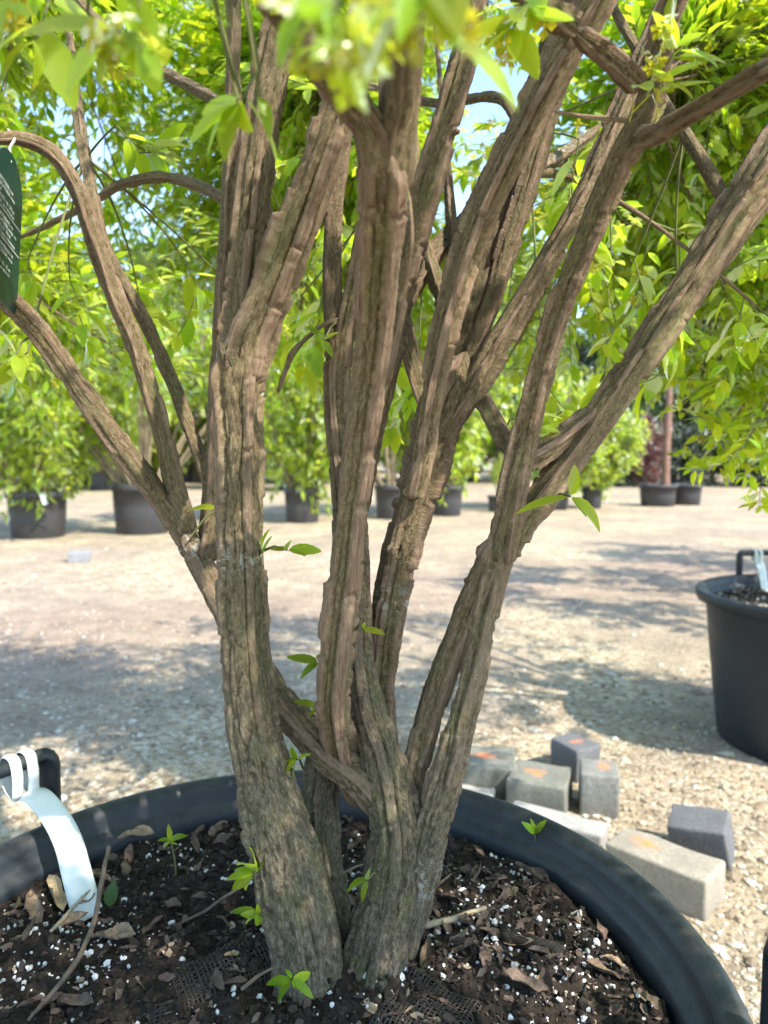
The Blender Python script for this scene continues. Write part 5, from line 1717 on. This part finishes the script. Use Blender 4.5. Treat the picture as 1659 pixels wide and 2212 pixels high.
# second row
ROW2 = ((150, 1042, 66, 46, 690, 330, 1, 'right behind the timber post'), (212, 1060, 58, 56, 680, 300, 0, 'between the timber post and the bare canes'), (330, 1040, 60, 44, 680, 310, 2, 'behind the bare pale canes'),
        (402, 1042, 48, 40, 670, 290, 1, 'seen between the crossing side branches'), (440, 1040, 44, 40, 690, 290, 0, 'seen just beside the thick main trunk'), (480, 1038, 44, 38, 680, 270, 2, 'hidden behind the thick main trunk'),
        (545, 1040, 46, 38, 680, 300, 0, 'behind the knot of the main trunk'), (620, 1060, 50, 46, 640, 290, 1, 'close behind the dense bright bush'), (700, 1045, 44, 40, 660, 290, 2, 'in the gap beside the bent stem'),
        (900, 1042, 44, 40, 680, 290, 0, 'behind the leaning forked stem'), (780, 1040, 44, 38, 690, 280, 1, 'behind the bent stem'), (1020, 1040, 40, 34, 690, 270, 2, 'in the gap past the leaning forked stem'),
        (1110, 1040, 40, 34, 730, 260, 1, 'behind the forking stem and squat pot'), (-60, 1060, 60, 54, 680, 340, 2, 'behind the pot with a white label'))
for (px, by, wpx, hpx, ty, spx, kd, wh) in ROW2:
    far_bush(px, by, wpx, hpx, ty, spx, kd, 'black second-row pot ' + wh, 'green second-row bush ' + wh, seed=px)

# white label hanging on the nearest far pot
g = at(92, 1075, at_z(60, 1165, 0).y - .05)
lb = thing('label_strap', 'white plastic label hanging over the rim of a far pot', 'label', g)
ribbon('strap_tail', [(-.10, .05, .035), (-.04, .02, .05), (.0, -.02, .04), (.035, -.05, -.01), (.06, -.06, -.07)], [.055] * 5, [(.5, .8, .3)] * 5, mat=M['strap'], parent=lb)

# timber post
p = at_z(153, 1058, 0)
bm_post = block_mesh(.115, .115, 1.0, 15, .01)
po = link('timber_post', bm_post, simple('weathered_timber', (.36, .27, .15), .85, (.20, .145, .08), 14, .003), None, (p.x, p.y, -.01))
tag(po, 'short weathered timber post among the far pots', 'post')

# straight trunk in the broad tub
p = at_z(1432, 1095, 0)
kk = depth_of(p) / FPX
tr = thing('potted_tree', 'young tree with straight reddish brown trunk in the broad tub', 'tree', (p.x + 18 * kk, p.y + .3, 0.02))
H = 330 * kk
C4, S = catmull(np.array([[0, 0, .3, 9.5 * kk], [.0, 0, H * .35, 8.5 * kk], [.02, 0, H * .7, 7 * kk], [.0, 0, H, 5 * kk]]), .05)
V, F = tubes([(C4[:, :3], C4[:, 3] * (1 + .06 * vnoise(C4[:, :3] * 9, 3)))], 14)
link('trunk', mesh_from('trunk', V, F), simple('reddish_bark', (.26, .14, .09), .85, (.13, .075, .055), 14, .01), tr)

# ------------------------------------------------------------------ trees and hedge at the back of the yard
def tree_crown(seed, blobs, per, leaf, zlo=.25):
    rs = np.random.default_rng(seed)
    pos, axis, nor, ln = [], [], [], []
    for b in range(blobs):
        v = rs.normal(size=3); v /= np.linalg.norm(v)
        c = v * rs.uniform(.25, .95) * np.array([.46, .46, .40]) + [0, 0, .60]
        if c[2] < zlo: c[2] = zlo + rs.uniform(0, .1)
        r = rs.uniform(.07, .15)
        u = rs.normal(size=(per, 3)); u /= np.linalg.norm(u, axis=1)[:, None]
        q = rs.random(per)[:, None] ** .5
        pos.append(c + u * q * r * [1.2, 1.2, .8])
        axis.append(rs.normal(size=(per, 3))); nor.append(np.array([0, 0, .9]) + rs.normal(size=(per, 3)) * .6); ln.append(leaf * rs.uniform(.6, 1.3, per))
    pos, axis, nor, ln = np.vstack(pos), np.vstack(axis), np.vstack(nor), np.concatenate(ln)
    V, F, t = scatter(*LEAF_TINY[:2], pos, ortho(axis, nor), ln, rs.random(len(ln)))
    return mesh_from('tree_crown', V, F, False, {'tint': t, 'vein': np.zeros(len(V))})
def tree_wood(seed):
    rs = np.random.default_rng(seed)
    polys = [(np.array([[0, 0, -.01], [.006, 0, .2], [0, .008, .45], [0, 0, .75]]), np.array([.026, .021, .016, .006]))]
    for i in range(10):
        a = rs.uniform(0, 6.28); z = rs.uniform(.2, .6)
        d = np.array([math.cos(a), math.sin(a), 0])
        polys.append((np.array([[0, 0, z], d * .14 + [0, 0, z + .09], d * .33 + [0, 0, z + .2]]), np.array([.010, .007, .003])))
    V, F = tubes(polys, 7)
    return mesh_from('tree_wood', V, F)
TC = [tree_crown(70 + i, 75, 110, .034) for i in range(3)]
TW = [tree_wood(80 + i) for i in range(2)]
mt = simple('tree_bark', (.10, .075, .055), .9, (.05, .038, .03), 3)
for w in TW: w.materials.append(mt)
TCM = {}
def far_tree(px, Y, top_y, wpx, v, mat, label, low=0.0, group='trees at the back of the yard'):
    d = Y * CP + CAM_H * SP
    X = (px - PXW / 2) / FPX * d
    H = CAM_H + (985 - top_y) / FPX * d
    Wd = wpx / FPX * d / .95
    t = thing('yard_tree', label, 'tree', (X, Y, -.02), (px * .01) % 6.28, group)
    key = (v, mat)
    if key not in TCM:
        me = TC[v].copy(); me.materials.clear(); me.materials.append(M[mat]); TCM[key] = me
    c = link('crown', TCM[key], None, t); c.scale = (Wd, Wd, H * (1 + low)); c.location = (0, 0, -H * low)
    w = link('trunk', TW[v % 2], None, t); w.scale = (H, H, H)
far_tree(-120, 20, 470, 460, 0, 'far_light', 'pale green tree behind the second row, past the hanging tag', .15)
far_tree(190, 22, 480, 420, 1, 'far_light', 'light green spreading tree above the timber post', .15)
far_tree(430, 25, 470, 380, 2, 'far_mass', 'mid green tree behind the long crossing branches', .15)
far_tree(690, 23, 500, 380, 0, 'far_light', 'light green tree behind the dense bright bush', .15)
far_tree(880, 27, 470, 330, 1, 'far_mass', 'mid green tree behind the sparse twiggy bush', .15)
far_tree(1080, 24, 500, 320, 2, 'far_light', 'light green tree behind the small squat pot', .15)
far_tree(1270, 30, 620, 280, 0, 'far_mass', 'mid green tree beside the reddish shrub', .15)
far_tree(1480, 26, 520, 380, 1, 'far_mass', 'tall mid green tree over the broad tubs', .1)
far_tree(1700, 23, 480, 460, 2, 'far_light', 'tall light green tree behind the drooping boughs', .1)
far_tree(1395, 21, 880, 110, 0, 'far_red', 'small dark red leaved shrub in front of the dark hedge', .3, None)
for (px, Y, ty, w, wh) in ((1340, 22, 930, 150, 'beside the narrow pot'), (1440, 22.5, 900, 150, 'behind the bare trunk in the tub'), (1540, 22, 890, 160, 'past the ribbed tub'), (1640, 21.5, 880, 170, 'behind the drooping boughs'), (1760, 21, 870, 190, 'at the far end of the hedge')):
    far_tree(px, Y, ty, w, int(px) % 3, 'far_dark', 'dark evergreen hedge bush ' + wh, .45, 'dark hedge behind the tubs')
for (px, w) in ((-300, 460), (0, 420), (330, 420), (620, 400), (930, 400), (1230, 380), (1600, 420), (1900, 460)):
    far_tree(px, 40, 700, w * 1.15, (px // 100) % 3, 'far_mass', 'distant green tree of the belt along the nursery edge', .35, 'tree belt along the nursery edge')

print('triangles', sum(len(p.vertices) - 2 for m in bpy.data.meshes if m.users for p in m.polygons), 'objects', len(bpy.data.objects))
